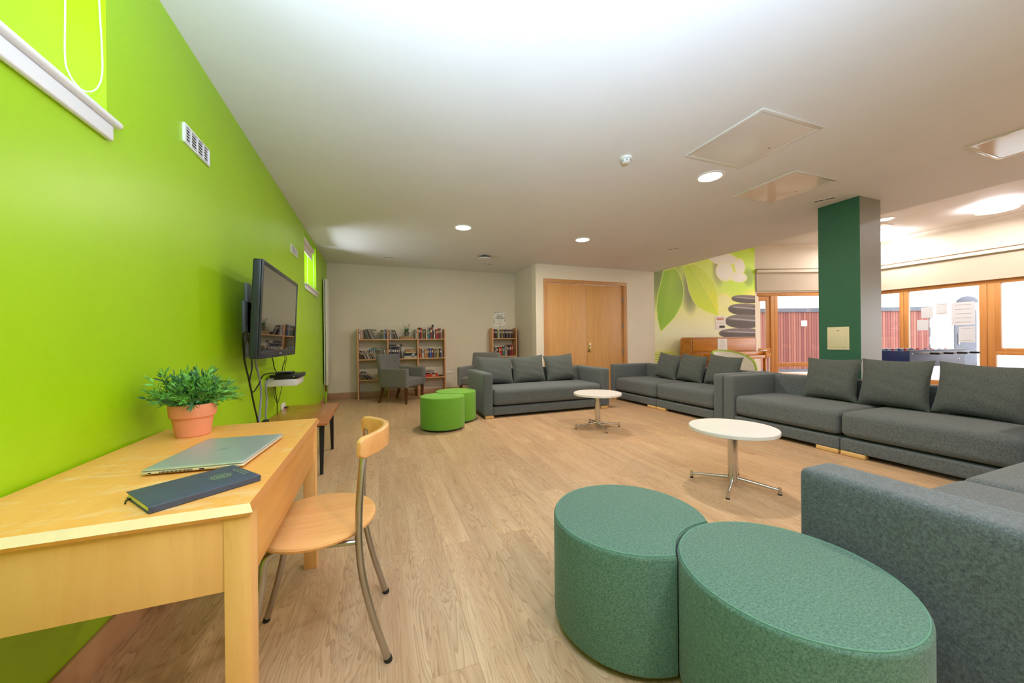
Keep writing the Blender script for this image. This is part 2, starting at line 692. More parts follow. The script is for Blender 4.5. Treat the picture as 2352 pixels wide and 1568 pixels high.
# ------------------------------------------------------------------ room shell
XW, YB, YD, HC, HU = -0.93, 7.98, 6.77, 2.715, 3.62
XE, XR, XB, YN = 6.17, 3.06, 12.25, -2.6
WA0, WAD = Vector((9.5, 6.77, 0)), Vector((0.937, -0.35, 0)).normalized()

struct(MB().box(-1.5, 12.6, YN-0.2, 8.3, -0.06, 0.0).build('floor', M_FLOOR, smooth=0), 'oak plank floor running the length of the room', 'floor')
struct(MB().box(-1.5, XE, YN-0.2, 8.3, HC, HC+0.25).build('ceiling', M_CEIL, smooth=0), 'low white ceiling over the lounge area', 'ceiling')
struct(MB().box(XE-0.12, XE-0.002, YN-0.2, YD+0.1, HC+0.25, HU+0.2).build('wall_upper', M_CEIL, smooth=0), 'white upstand above the edge of the low ceiling', 'wall')
struct(MB().box(XE-0.3, 12.8, YN-0.2, 8.3, HU, HU+0.2).build('ceiling', M_CEIL, smooth=0), 'higher white ceiling over the window side', 'ceiling')


def holed(axis, a0, a1, z0, z1, holes, t0, t1):
    """wall slab with rectangular holes; runs along axis 'x' or 'y', thickness t0..t1 on the other"""
    mb = MB()
    As = sorted({a0, a1, *[h[0] for h in holes], *[h[1] for h in holes]})
    Zs = sorted({z0, z1, *[h[2] for h in holes], *[h[3] for h in holes]})
    for i in range(len(As)-1):
        for j in range(len(Zs)-1):
            ca, cz = (As[i]+As[i+1])/2, (Zs[j]+Zs[j+1])/2
            if any(h[0] < ca < h[1] and h[2] < cz < h[3] for h in holes):
                continue
            if axis == 'y':
                mb.box(t0, t1, As[i], As[i+1], Zs[j], Zs[j+1])
            else:
                mb.box(As[i], As[i+1], t0, t1, Zs[j], Zs[j+1])
    bmesh.ops.remove_doubles(mb.bm, verts=mb.bm.verts, dist=1e-5)
    seen = {}
    kill = []
    for f in mb.bm.faces:
        k = tuple(round(c, 4) for c in f.calc_center_median())
        if k in seen:
            kill += [f, seen[k]]
        else:
            seen[k] = f
    bmesh.ops.delete(mb.bm, geom=list(set(kill)), context='FACES_ONLY')
    return mb


W1 = (0.45, 1.77, 1.955, 2.66)
W2 = (5.62, 6.63, 1.935, 2.655)
struct(holed('y', YN, YB, 0, HC, [W1, W2], XW-0.50, XW).build('wall_left', M_GREEN, smooth=0), 'bright lime green wall on the left', 'wall')
struct(MB().box(XW-0.3, XR+0.15, YB, YB+0.2, 0, HC).build('wall_back', M_WALL, smooth=0), 'off white back wall behind the bookcases', 'wall')
struct(MB().box(XR, XR+0.15, YD+0.2, YB, 0, HC).build('wall_return', M_WALL, smooth=0), 'short side wall of the bookcase alcove', 'wall')
DX0, DX1, DZ = 3.30, 5.235, 2.345
struct(holed('x', XR, 9.7, 0, HU, [(DX0, DX1, 0, DZ)], YD, YD+0.2).build('wall_far', M_CREAM, smooth=0), 'cream wall around the double doors and mural', 'wall')
struct(MB().box(XW-0.3, 12.6, YN-0.2, YN, 0, HU).build('wall_near', M_CREAM, smooth=0), 'cream wall behind the camera', 'wall')
# upper walls over the windows
corner_s = (XB-WA0.x)/WAD.x
cy_corner = WA0.y+WAD.y*corner_s
mA = Matrix.Translation(WA0) @ Matrix.Rotation(math.atan2(WAD.y, WAD.x), 4, 'Z')
struct(MB().box(0, corner_s+0.1, 0, 0.2, 2.35, HU, mtx=mA).build('wall_window', M_CREAM, smooth=0), 'cream wall above the far window beside the mural', 'wall')
struct(MB().box(XB, XB+0.2, YN, cy_corner, 2.33, HU).build('wall_right', M_CREAM, smooth=0), 'cream wall above the right hand windows', 'wall')

# skirting
struct(MB().box(XW, XW+0.014, YN, YB, 0, 0.122, 0.003).build('baseboard_left', M_SKIRT), 'oak skirting along the green wall', 'skirting')
struct(MB().box(XW+0.014, XR, YB-0.015, YB, 0, 0.122, 0.003).build('baseboard_back', M_SKIRTX), 'oak skirting along the back wall', 'skirting')
struct(MB().box(XR-0.014, XR, YD, YB-0.015, 0, 0.122, 0.003).build('baseboard_return', M_SKIRT), 'oak skirting on the alcove side wall', 'skirting')
b = MB().box(XR, 3.234, YD-0.014, YD, 0, 0.122, 0.003)
b.box(5.316, 9.4, YD-0.014, YD, 0, 0.122, 0.003)
struct(b.build('baseboard_far', M_SKIRTX), 'oak skirting either side of the double doors', 'skirting')

# double doors
dr = sroot('door_1', 'pale oak double doors in an oak frame', 'double door', (0, 0, 0))
b = MB()
b.box(3.234, 3.313, YD-0.022, YD+0.1, 0, DZ, 0.004).box(5.227, 5.316, YD-0.022, YD+0.1, 0, DZ, 0.004)
b.box(3.234, 5.316, YD-0.022, YD+0.1, DZ-0.006, 2.416, 0.004)
b.build('door_frame', M_DOORF, dr)
for x0, x1 in ((3.318, 4.272), (4.278, 5.222)):
    MB().box(x0, x1, YD+0.012, YD+0.056, 0.008, DZ-0.012, 0.003).build('door_leaf', M_DOOR, dr)
lk = MB().box(4.293, 4.37, YD+0.006, YD+0.0125, 0.86, 1.068, 0.003).build('lock_plate', M_BRASS, dr)
lk['label'] = 'cream brass lock plate'
kb = MB()
kb.tube(spline([(4.315, YD+0.0, 1.0), (4.33, YD-0.02, 1.025), (4.352, YD-0.02, 1.01), (4.356, YD+0.002, 0.985)], 6), 0.006, 8)
kb.build('thumb_turn', M_CHROME, lk)
MB().lathe([(0, 0), (0.011, 0), (0.011, 0.005), (0, 0.005)], mtx=Matrix.Translation((4.33, YD+0.008, 0.91)) @ Matrix.Rotation(PI/2, 4, 'X')).build('keyhole', M_DARK, lk)
for z in (2.012, 1.441, 0.851):
    MB().tube([(5.224, YD-0.006, z-0.06), (5.224, YD-0.006, z+0.06)], 0.011, 10).build('hinge', M_GREYMET, dr)


# ------------------------------------------------------------------ small windows in the green wall
def small_window(name, W, label):
    y0, y1, z0, z1 = W
    r = sroot(name, label, 'window')
    b = MB()
    xo, xi = XW-0.48, XW-0.42
    b.box(xo, xi, y0, y0+0.05, z0, z1).box(xo, xi, y1-0.05, y1, z0, z1).box(xo, xi, y0+0.05, y1-0.05, z1-0.05, z1).box(xo, xi, y0+0.05, y1-0.05, z0, z0+0.05)
    b.build('window_frame', M_WHITE, r)
    MB().box(XW-0.455, XW-0.45, y0+0.05, y1-0.05, z0+0.05, z1-0.05).build('window_pane', M_GLASS, r)
    return r


w1 = small_window('window_1', W1, 'recessed high window in the green wall above the desk')
b = MB().box(XW-0.42, XW+0.035, W1[0]-0.05, 1.802, 1.935, 1.962, 0.0132, 5)
s_ = b.build('window_sill', M_WHITE, w1)
MB().box(XW, XW+0.020, W1[0]-0.05, 1.772, 1.876, 1.935, 0.008, 3).build('sill_moulding', M_WHITE, s_)
w2 = small_window('window_2', W2, 'small recessed window at the far end of the green wall')
b = MB().box(XW-0.42, XW+0.04, W2[0]-0.03, 6.66, 1.925, 1.948, 0.008, 3)
s_ = b.build('window_sill', M_WHITE, w2)
MB().box(XW, XW+0.018, W2[0]-0.02, 6.65, 1.868, 1.925, 0.006, 2).build('sill_moulding', M_WHITE, s_)

# beaded blind chains, blind in the far window
ch = [(-0.998, 1.70, 2.62), (-0.998, 1.70, 2.314), (-1.0, 1.70, 2.12), (-0.99, 1.70, 2.062), (-0.965, 1.70, 2.02), (-0.939, 1.70, 2.011), (-0.915, 1.70, 2.035), (-0.904, 1.70, 2.09), (-0.905, 1.70, 2.2), (-0.91, 1.70, 2.342), (-0.915, 1.70, 2.62)]
pts = spline(ch, 14)
cb = thing('blind_chain', 'white beaded blind chain looping in front of the near window recess', 'blind chain', (0, 0, 0))
b = MB()
L = [0]
for i in range(1, len(pts)):
    L.append(L[-1]+(pts[i]-pts[i-1]).length)
step = 0.0062
k = 0
q = 0.0
while q < L[-1]:
    while L[k+1] < q:
        k += 1
    p = pts[k].lerp(pts[k+1], (q-L[k])/max(1e-6, L[k+1]-L[k]))
    b2 = bmesh.new()
    bmesh.ops.create_icosphere(b2, subdivisions=1, radius=0.0030, matrix=Matrix.Translation(p))
    b.absorb(b2)
    q += step
b.build('bead_loop', M_WHITE, cb)
MB().tube(pts, 0.0011, 5).build('cord', M_WHITE, cb)
MB().tube(spline([(-0.968, 1.70, 2.022), (-0.985, 1.705, 2.015), (-0.995, 1.72, 1.962)], 5), 0.0018, 6).build('tether', M_WHITE, cb)
MB().tube([(-0.955, 1.62, 2.615), (-0.955, 1.70, 2.615)], 0.04, 16).build('chain_winder', M_WHITE, cb)

rb = thing('roller_blind', 'white roller blind half raised in the small far window', 'roller blind', (0, 0, 0))
MB().box(XW-0.085, XW-0.015, W2[0]+0.01, W2[1]-0.03, 2.565, 2.64, 0.02).build('cassette', M_BLINDW, rb)
MB().box(XW-0.050, XW-0.047, W2[0]+0.02, W2[1]-0.07, 2.46, 2.58).build('blind_fabric', M_BLINDW, rb)
MB().box(XW-0.054, XW-0.043, W2[0]+0.02, W2[1]-0.07, 2.447, 2.462, 0.004).build('bottom_bar', M_WHITE, rb)
b = MB().tube(spline([(XW-0.03, W2[1]-0.03, 2.55), (XW-0.03, W2[1]-0.03, 2.1), (XW-0.035, W2[1]-0.03, 2.0), (XW-0.06, W2[1]-0.03, 1.99), (XW-0.12, W2[1]-0.03, 2.1), (XW-0.12, W2[1]-0.03, 2.55)], 6), 0.0022, 6)
b.build('blind_cord', M_WHITE, rb)


# vents on the green wall
def vent(y0, y1, z0, z1, label):
    t = thing('air_vent', label, 'air vent', (XW, y0, z0), group=None)
    w, h = y1-y0, z1-z0
    b = MB()
    b.box(0, 0.012, 0, w, 0, 0.009, 0.002).box(0, 0.012, 0, w, h-0.009, h, 0.002)
    b.box(0, 0.012, 0, 0.014, 0.009, h-0.009).box(0, 0.012, w-0.014, w, 0.009, h-0.009)
    for i in (1, 2, 3):
        b.box(0, 0.010, w*i/4-0.004, w*i/4+0.004, 0.009, h-0.009)
    b.build('frame', M_WHITE, t)
    MB().box(0.0005, 0.002, 0.013, w-0.013, 0.009, h-0.009).build('backing', M_DARK, t)
    for i in range(5):
        z = 0.018+i*(h-0.022)/5
        m = Matrix.Translation((0.006, 0, z)) @ Matrix.Rotation(R(0), 4, 'Y')
        MB().box(-0.001, 0.003, 0.014, w-0.014, -0.0022, 0.0022, mtx=m).build('louvre', M_WHITE, t)


vent(2.325, 2.62, 2.168, 2.268, 'white slotted air vent near the ceiling by the near window')
vent(4.775, 5.105, 2.175, 2.272, 'white slotted air vent above the television')

# radiator
rd = thing('radiator', 'tall white vertical radiator on the green wall near the corner', 'radiator', (XW+0.002, 7.25, 0))
MB().box(0.05, 0.078, 0, 0.52, 0.36, 2.285, 0.006).build('front_panel', M_RADW, rd)
MB().box(0.022, 0.036, 0, 0.52, 0.37, 2.27, 0.004).build('rear_panel', M_RADW, rd)
MB().box(0.036, 0.05, 0.02, 0.50, 0.38, 2.26).build('core', M_GREYMET, rd)
for y in (0.03,):
    p = MB().tube([(0.045, y, 0.0), (0.045, y, 0.25)], 0.012, 10).build('pipe', M_GREENPAINT, rd)
    MB().tube([(0.045, y, 0.25), (0.045, y, 0.36)], 0.014, 10).build('valve', M_COPPER, p)
    MB().tube([(0.0, y, 0.09), (0.045, y, 0.09)], 0.010, 8).build('pipe_bend', M_GREENPAINT, p)
for z in (0.7, 1.9):
    MB().box(0, 0.022, 0.2, 0.32, z, z+0.06).build('bracket', M_GREYMET, rd)


# sockets
def socket(name, label, loc, w, h, n, axis='y', plug=False):
    t = thing(name, label, 'socket', loc)
    if axis == 'y':
        MB().box(0, w, -0.010, 0, 0, h, 0.003).build('face_plate', M_PLASTIC, t)
        for i in range(n):
            cx = w*(i+0.5)/n
            b = MB().box(cx-0.005, cx+0.005, -0.0108, -0.0095, h*0.6, h*0.72)
            b.box(cx-0.018, cx-0.010, -0.0108, -0.0095, h*0.32, h*0.38).box(cx+0.010, cx+0.018, -0.0108, -0.0095, h*0.32, h*0.38)
            b.build('pin_slots', M_GREYMET, t)
    else:
        MB().box(0, 0.010, 0, w, 0, h, 0.003).build('face_plate', M_PLASTIC, t)
        if plug:
            MB().box(0.010, 0.045, w*0.55, w*0.85, 0.006, h*0.5, 0.006).build('plug', M_BLACK, t)


socket('wall_socket', 'white double socket on the back wall between the bookcases', (1.435, YB, 0.418), 0.14, 0.058, 2)
socket('data_socket', 'small white data socket just above the back wall power socket', (1.525, YB, 0.505), 0.065, 0.035, 1)
socket('wall_socket', 'white socket with a black plug on the green wall above the low brown table', (XW, 4.25, 0.42), 0.16, 0.085, 1, 'x', True)

# ------------------------------------------------------------------ television, shelf and cables
tv = thing('television', 'flat black television on a grey bracket on the green wall', 'television', (-0.725, 2.76, 1.02))
tilt = Matrix.Rotation(R(2.6), 4, 'Y')
TW, TH = 1.09, 0.655
MB().box(-0.055, -0.002, 0, TW, 0, TH, 0.012, 3, mtx=tilt).build('casing', M_TVB, tv)
b = MB().box(-0.004, 0.004, 0, 0.028, 0.0, TH, 0.003, mtx=tilt).box(-0.004, 0.004, TW-0.028, TW, 0.0, TH, 0.003, mtx=tilt)
b.box(-0.004, 0.004, 0.026, TW-0.026, TH-0.03, TH, 0.003, mtx=tilt).box(-0.004, 0.005, 0.026, TW-0.026, 0, 0.055, 0.003, mtx=tilt)
b.build('bezel', M_TVB, tv)
MB().box(-0.003, 0.0005, 0.026, TW-0.026, 0.054, TH-0.029, mtx=tilt).build('screen', M_TVSCR, tv)
br_ = MB()
br_.box(-0.204, -0.186, 0.46, 0.56, 0.0, 0.56, 0.002).box(-0.204, -0.186, 0.40, 0.92, 0.12, 0.42, 0.002).box(-0.204, -0.186, 0.76, 0.86, 0.0, 0.56, 0.002)
bk = br_.build('wall_bracket', M_GREYMET, tv)
MB().box(-0.19, -0.05, 0.50, 0.60, 0.25, 0.36, 0.006).box(-0.19, -0.10, 0.62, 0.72, 0.24, 0.34, 0.006).build('arm', M_BLACK, bk)
for y in (0.36, 0.66):
    MB().box(-0.10, -0.05, y, y+0.06, 0.03, 0.58, 0.001).build('mounting_rail', M_GREYMET, tv)
MB().box(0.0045, 0.006, 0.50, 0.58, 0.022, 0.030, mtx=tilt).build('maker_badge', M_GREYMET, tv)

sh = tag(MB().box(-0.93, -0.69, 3.71, 4.05, 0.742, 0.80, 0.002).build('wall_shelf', M_LAM), 'small white floating shelf below the television', 'shelf')
pl = thing('media_player', 'slim black disc player on the small white shelf', 'media player', (-0.90, 3.72, 0.8))
MB().box(0.0, 0.225, 0.01, 0.33, 0.004, 0.042, 0.004).build('case', M_BLACK, pl)
MB().box(0.225, 0.229, 0.01, 0.33, 0.006, 0.040, 0.001).build('front_panel', M_TVB, pl)
MB().tube([(0.19, 0.011, 0.024), (0.19, 0.006, 0.024)], 0.006, 10).build('screw', M_CHROME, pl)
for x in (0.03, 0.19):
    for y in (0.04, 0.3):
        MB().box(x-0.01, x+0.01, y-0.01, y+0.01, 0, 0.005).build('foot', M_RUBBER, pl)
rt_ = thing('set_top_puck', 'rounded grey black streaming puck lying on the disc player', 'media box', (-0.80, 3.84, 0.842))
MB().soft(-0.07, 0.07, -0.06, 0.06, 0, 0.022, 0.010, n=8).build('shell', M_BLACK, rt_)
MB().box(-0.04, 0.05, -0.035, 0.04, 0.021, 0.0235, 0.001).build('top_label', M_GREYMET, rt_)


def cable(label, ctrl, r, m):
    tag(MB().tube(spline(ctrl, 9), r, 7).build('cable', m), label, 'cable')


cable('outer black cable looping left of the television down to the desk', [(-0.80, 2.83, 1.20), (-0.845, 2.90, 1.185), (-0.87, 2.98, 1.12), (-0.87, 3.005, 1.0), (-0.87, 3.09, 0.86), (-0.87, 3.20, 0.66), (-0.87, 3.28, 0.523), (-0.87, 3.33, 0.36)], 0.006, M_BLACK)
cable('inner black cable looping from the television to the white shelf', [(-0.80, 2.84, 1.19), (-0.84, 2.99, 1.16), (-0.87, 3.13, 1.07), (-0.87, 3.16, 0.95), (-0.87, 3.10, 0.84), (-0.87, 3.17, 0.765), (-0.87, 3.30, 0.80), (-0.86, 3.42, 0.87), (-0.80, 3.55, 0.875), (-0.79, 3.76, 0.862)], 0.005, M_BLACK)
cable('thick pale grey cable dropping from the television left of the shelf', [(-0.80, 3.05, 1.06), (-0.87, 3.24, 0.99), (-0.87, 3.34, 0.84), (-0.87, 3.37, 0.72), (-0.87, 3.33, 0.58), (-0.87, 3.29, 0.46), (-0.87, 3.28, 0.38)], 0.008, M_GREYMET)
cable('grey cable falling from the end of the small white shelf', [(-0.86, 3.69, 0.81), (-0.865, 3.55, 0.815), (-0.87, 3.50, 0.74), (-0.87, 3.53, 0.66), (-0.87, 3.49, 0.55), (-0.87, 3.50, 0.42)], 0.007, M_GREYMET)
cable('short black cable from the television base to the disc player', [(-0.78, 3.30, 1.03), (-0.82, 3.52, 0.97), (-0.83, 3.60, 0.91), (-0.83, 3.70, 0.86), (-0.83, 3.76, 0.845)], 0.004, M_BLACK)
cable('black cable from the right end of the television to the shelf', [(-0.78, 3.72, 1.03), (-0.84, 4.02, 0.96), (-0.85, 3.98, 0.90), (-0.85, 3.95, 0.845)], 0.004, M_BLACK)
cable('thin black cable right of the others under the television', [(-0.78, 3.74, 1.03), (-0.84, 4.09, 0.98), (-0.85, 4.08, 0.91), (-0.85, 4.03, 0.845)], 0.0025, M_BLACK)
cable('straight black cable hanging under the white shelf to the socket', [(-0.90, 3.92, 0.74), (-0.90, 3.93, 0.66), (-0.90, 3.98, 0.58), (-0.90, 3.98, 0.47), (-0.90, 3.98, 0.40)], 0.004, M_BLACK)
cable('slack black cable swinging back under the white shelf', [(-0.90, 4.03, 0.742), (-0.90, 4.16, 0.70), (-0.90, 4.10, 0.62), (-0.90, 4.0, 0.555), (-0.90, 3.90, 0.62), (-0.90, 3.88, 0.69), (-0.90, 3.90, 0.742)], 0.003, M_BLACK)

# ------------------------------------------------------------------ low brown table
lt = thing('side_table', 'low brown laminate table with black metal legs below the television', 'table', (-0.66, 3.93, 0))
MB().box(-0.25, 0.255, -0.535, 0.525, 0.425, 0.455, 0.008, 3).build('tabletop', M_BROWNT, lt)
for x, y, dx in ((0.20, -0.47, 0.0), (0.20, 0.31, 0.0), (-0.2, -0.47, 0), (-0.2, 0.31, 0)):
    sx, sy = (1 if x > 0 else -1), (1 if y > 0 else -1)
    m = Matrix.Translation((x, y, 0))
    b = MB()
    b.poly([(-0.012, -0.012-0.1*0, 0), (0.012, -0.012, 0), (0.012, 0.012, 0), (-0.012, 0.012, 0),
            (-0.02-0.0*sx, -0.02-0.05*sy, 0.426), (0.02, -0.02-0.05*sy, 0.426), (0.02, 0.02-0.05*sy, 0.426), (-0.02, 0.02-0.05*sy, 0.426)],
           [(3, 2, 1, 0), (4, 5, 6, 7), (0, 1, 5, 4), (1, 2, 6, 5), (2, 3, 7, 6), (3, 0, 4, 7)], mtx=m)
    b.build('leg', M_BLACK, lt)
MB().box(-0.19, 0.19, -0.44, 0.28, 0.40, 0.426).build('underframe', M_BLACK, lt)
pg = thing('power_plug', 'black and grey plug lying at the edge of the low brown table', 'plug', (-0.865, 3.46, 0.455))
MB().box(-0.02, 0.02, -0.03, 0.03, 0, 0.045, 0.006).build('body', M_BLACK, pg)
MB().box(-0.012, 0.012, 0.03, 0.055, 0.012, 0.034, 0.003).build('connector', M_TIN, pg)

# ------------------------------------------------------------------ desk
dk = thing('desk', 'yellow beech desk against the green wall with worn top', 'desk', (0, 0, 0))
X0, X1, Y0, Y1 = -0.915, -0.294, 1.036, 2.118
b = MB()
b.poly([(X0, Y0+0.018, 0.73), (X1-0.004, Y0+0.018, 0.73), (X1-0.004, Y1-0.004, 0.73), (X0, Y1-0.004, 0.73),
        (X0, Y0+0.004, 0.712), (X1+0.006, Y0+0.004, 0.712), (X1+0.006, Y1, 0.712), (X0, Y1, 0.712),
        (X0, Y0+0.010, 0.702), (X1-0.004, Y0+0.010, 0.702), (X1-0.004, Y1-0.006, 0.702), (X0, Y1-0.006, 0.702)],
       [(0, 1, 2, 3), (1, 0, 4, 5), (2, 1, 5, 6), (3, 2, 6, 7), (0, 3, 7, 4), (5, 4, 8, 9), (6, 5, 9, 10), (7, 6, 10, 11), (4, 7, 11, 8), (11, 10, 9, 8)])
top = b.build('desktop', [M_DESK, M_DESKE, M_DESKR], dk, smooth=0)
for p in top.data.polygons:
    n = p.normal
    if n.y < -0.3 and n.z > -0.3:
        p.material_index = 1
    if n.x > 0.5:
        p.material_index = 2
MB().box(X0+0.055, -0.352, 1.058, 1.078, 0.523, 0.702, 0.001).build('end_apron', M_DESKZ, dk)
MB().box(X0+0.055, -0.352, Y1-0.068, Y1-0.048, 0.523, 0.702, 0.001).build('end_apron', M_DESKZ, dk)
MB().box(-0.328, -0.308, 1.108, 2.03, 0.520, 0.702, 0.001).build('front_apron', M_DESKX, dk)
MB().box(X0+0.004, X0+0.024, 1.108, 2.03, 0.523, 0.702, 0.001).build('rear_apron', M_DESKX, dk)
for x in (X0, -0.352):
    for y in (1.054, 2.03):
        MB().box(x, x+0.055, y, y+0.055, 0, 0.702, 0.002).build('leg', M_DESKZ, dk)

# plant on the desk
pt = thing('potted_plant', 'bushy green plant in a terracotta pot on the desk', 'plant', (-0.752, 1.945, 0.73))
MB().lathe([(0, 0), (0.056, 0), (0.059, 0.003), (0.071, 0.082), (0.078, 0.083), (0.079, 0.088), (0.082, 0.134), (0.081, 0.137), (0.074, 0.137), (0.072, 0.115), (0, 0.115)], n=48).build('pot', M_TERRA, pt)
MB().lathe([(0, 0.120), (0.071, 0.118)], n=32).build('soil', M_SOIL, pt)
b = MB()


def leaf(b, p, d, L, w, roll_):
    d = d.normalized()
    s = d.cross(Vector((0, 0, 1)))
    if s.length < 0.05:
        s = Vector((1, 0, 0))
    s.normalize()
    nrm = s.cross(d)
    s = (s*math.cos(roll_)+nrm*math.sin(roll_)).normalized()
    nn = s.cross(d)
    P = [p, p+d*L*0.3+s*w*0.8+nn*w*0.2, p+d*L*0.62+s*w*0.8, p+d*L-nn*w*0.3, p+d*L*0.62-s*w*0.8, p+d*L*0.3-s*w*0.8+nn*w*0.2, p+d*L*0.3-nn*w*0.25, p+d*L*0.62-nn*w*0.25]
    i0 = [b.bm.verts.new(v) for v in P]
    for f in ((0, 1, 6), (0, 6, 5), (1, 2, 7, 6), (6, 7, 4, 5), (2, 3, 7), (7, 3, 4)):
        fc = b.bm.faces.new([i0[k] for k in f])
        fc.material_index = b.mi


rl = random.Random(3)
for i in range(150):
    a = rl.uniform(0, 2*PI)
    el = R(rl.uniform(8, 88))
    rr = rl.uniform(0, 0.055)
    base = Vector((rr*math.cos(a), rr*math.sin(a), 0.115))
    d = Vector((math.cos(a)*math.cos(el), math.sin(a)*math.cos(el), math.sin(el)))
    L_ = rl.uniform(0.08, 0.125)*(0.95+0.30*math.sin(el))
    tip = base+d*L_+Vector((0, 0, 0.012))
    tip.x = max(tip.x, -0.155)
    mid = base.lerp(tip, 0.5)+Vector((0, 0, 0.012))
    b.mi = 0 if rl.random() < 0.7 else 1
    b.tube([base, mid, tip], 0.0013, 4, cap=False)
    dd = (tip-mid).normalized()
    for k in range(9):
        t = 0.25+0.75*k/8
        p = base.lerp(mid, t*2) if t < 0.5 else mid.lerp(tip, t*2-1)
        aa = rl.uniform(0, 2*PI)
        o1 = dd.orthogonal().normalized()
        o2 = dd.cross(o1)
        ld = dd*0.75+(o1*math.cos(aa)+o2*math.sin(aa))*0.75
        leaf(b, p, ld, rl.uniform(0.024, 0.038), rl.uniform(0.0042, 0.0066), rl.uniform(0, PI))
    leaf(b, tip, dd, 0.032, 0.004, rl.uniform(0, PI))
fo = b.build('foliage', [M_LEAF, M_LEAFD], pt, smooth=0)
fo['kind'] = 'stuff'

# laptop
A, B_, D_ = Vector((-0.66, 1.38)), Vector((-0.399, 1.358)), None
ax = (B_-A).normalized()
lp_ang = math.atan2(ax.y, ax.x)
lp = thing('laptop', 'closed silver laptop on the desk beside the plant pot', 'laptop', (-0.66, 1.38, 0.7325), lp_ang)
LW, LD = 0.262, 0.365
MB().soft(0, LW, 0, LD, 0.003, 0.0115, 0.004, n=10).build('base', M_ALUD, lp)
MB().soft(0.001, LW-0.001, 0.001, LD-0.001, 0.0122, 0.0178, 0.0027, n=10).build('lid', M_ALU, lp)
for i in range(24):
    pass
b = MB()
for i in range(26):
    b.box(0.046+i*0.0032, 0.0476+i*0.0032, -0.0004, 0.0015, 0.005, 0.0098)
b.build('vent_slots', M_DARK, lp)
MB().box(0.145, 0.158, -0.0004, 0.0015, 0.0052, 0.0095).build('usb_port', M_DARK, lp)
MB().box(0.018, 0.026, -0.0004, 0.0015, 0.006, 0.0085).build('lock_slot', M_DARK, lp)
MB().box(0.190, 0.246, -0.0004, 0.0015, 0.0068, 0.0078).build('card_slot', M_DARK, lp)
b = MB()
for k, (y0, y1) in enumerate(((-0.020, 0.010), (-0.010, 0.014), (-0.014, 0.010), (-0.010, 0.020))):
    cx = LW*0.5-0.009+k*0.006
    b.poly([(cx+y0*0.36-0.0012, LD*0.5+y0, 0.0180), (cx+y0*0.36+0.0012, LD*0.5+y0, 0.0180), (cx+y1*0.36+0.0012, LD*0.5+y1, 0.0180), (cx+y1*0.36-0.0012, LD*0.5+y1, 0.0180)], [(0, 1, 2, 3)])
b.build('slanted_logo', M_GREYMET, lp, smooth=0)
MB().box(0.02, LW-0.02, 0.03, LD-0.03, 0, 0.0035).build('rubber_feet', M_RUBBER, lp)

# notebook
nb = thing('notebook', 'navy blue notebook with a pale crest lying in front of the laptop', 'notebook', (-0.498, 1.070, 0.7305), math.atan2(0.143, 0.181))
NL, NW, NT_ = 0.2315, 0.172, 0.0165
MB().soft(0, NL, 0.0, NW, 0.0145, NT_, 0.0009, n=4).build('front_cover', M_NAVY, nb)
MB().soft(0, NL, 0.0, NW, 0, 0.002, 0.0009, n=4).build('back_cover', M_NAVY, nb)
MB().soft(0, NL, -0.001, 0.004, 0, NT_, 0.0019, n=6).build('spine', M_NAVY, nb)
MB().box(0.003, NL-0.003, 0.004, NW-0.003, 0.002, 0.0146).build('page_block', M_PAGE, nb)
b = MB()
cx, cy = NL*0.73, NW*0.5
for k in range(24):
    a0 = 2*PI*k/24
    r0, r1 = 0.0215, 0.026
    b.poly([(cx+r0*math.cos(a0), cy+r0*math.sin(a0), NT_+0.0003), (cx+r1*math.cos(a0+0.06), cy+r1*math.sin(a0+0.06), NT_+0.0003), (cx+r0*math.cos(a0+0.18), cy+r0*math.sin(a0+0.18), NT_+0.0003)], [(0, 1, 2)])
for rr in (0.0205, 0.0145):
    for k in range(40):
        a0, a1 = 2*PI*k/40, 2*PI*(k+1)/40
        b.poly([((cx+r*math.cos(a)), (cy+r*math.sin(a)), NT_+0.0003) for r, a in ((rr, a0), (rr+0.0022, a0), (rr+0.0022, a1), (rr, a1))], [(0, 1, 2, 3)])
for k in range(5):
    b.box(cx-0.010+k*0.004, cx-0.008+k*0.004, cy-0.009+abs(k-2)*0.002, cy+0.009-abs(k-2)*0.002, NT_, NT_+0.0003)
b.build('crest', M_GOLDINK, nb, smooth=0)
b = MB()
for (yy, xx0) in ((0.0, 0.905), (1.0, 0.945)):
    n_ = 11 if yy == 0 else 9
    for k in range(n_):
        w_ = 0.004
        y_ = NW*0.5+(k-n_/2)*0.0072
        x_ = NL*xx0
        b.box(x_, x_+0.0048, y_, y_+0.0014, NT_, NT_+0.0003)
        b.box(x_+(0 if k % 2 else 0.0036), x_+(0.0012 if k % 2 else 0.0048), y_, y_+0.0046, NT_, NT_+0.0003)
b.build('title_lines', M_GOLDINK, nb, smooth=0)
MB().tube(spline([(NL-0.01, 0.02, 0.006), (NL+0.008, 0.024, 0.005), (NL+0.012, 0.028, 0.002)], 4), 0.002, 6).build('ribbon', M_BLACK, nb)
MB().tube(spline([(0.01, NW-0.02, 0.004), (-0.006, NW-0.03, 0.003), (-0.012, NW-0.05, 0.0022)], 4), 0.0018, 6).build('ribbon', M_BLACK, nb)

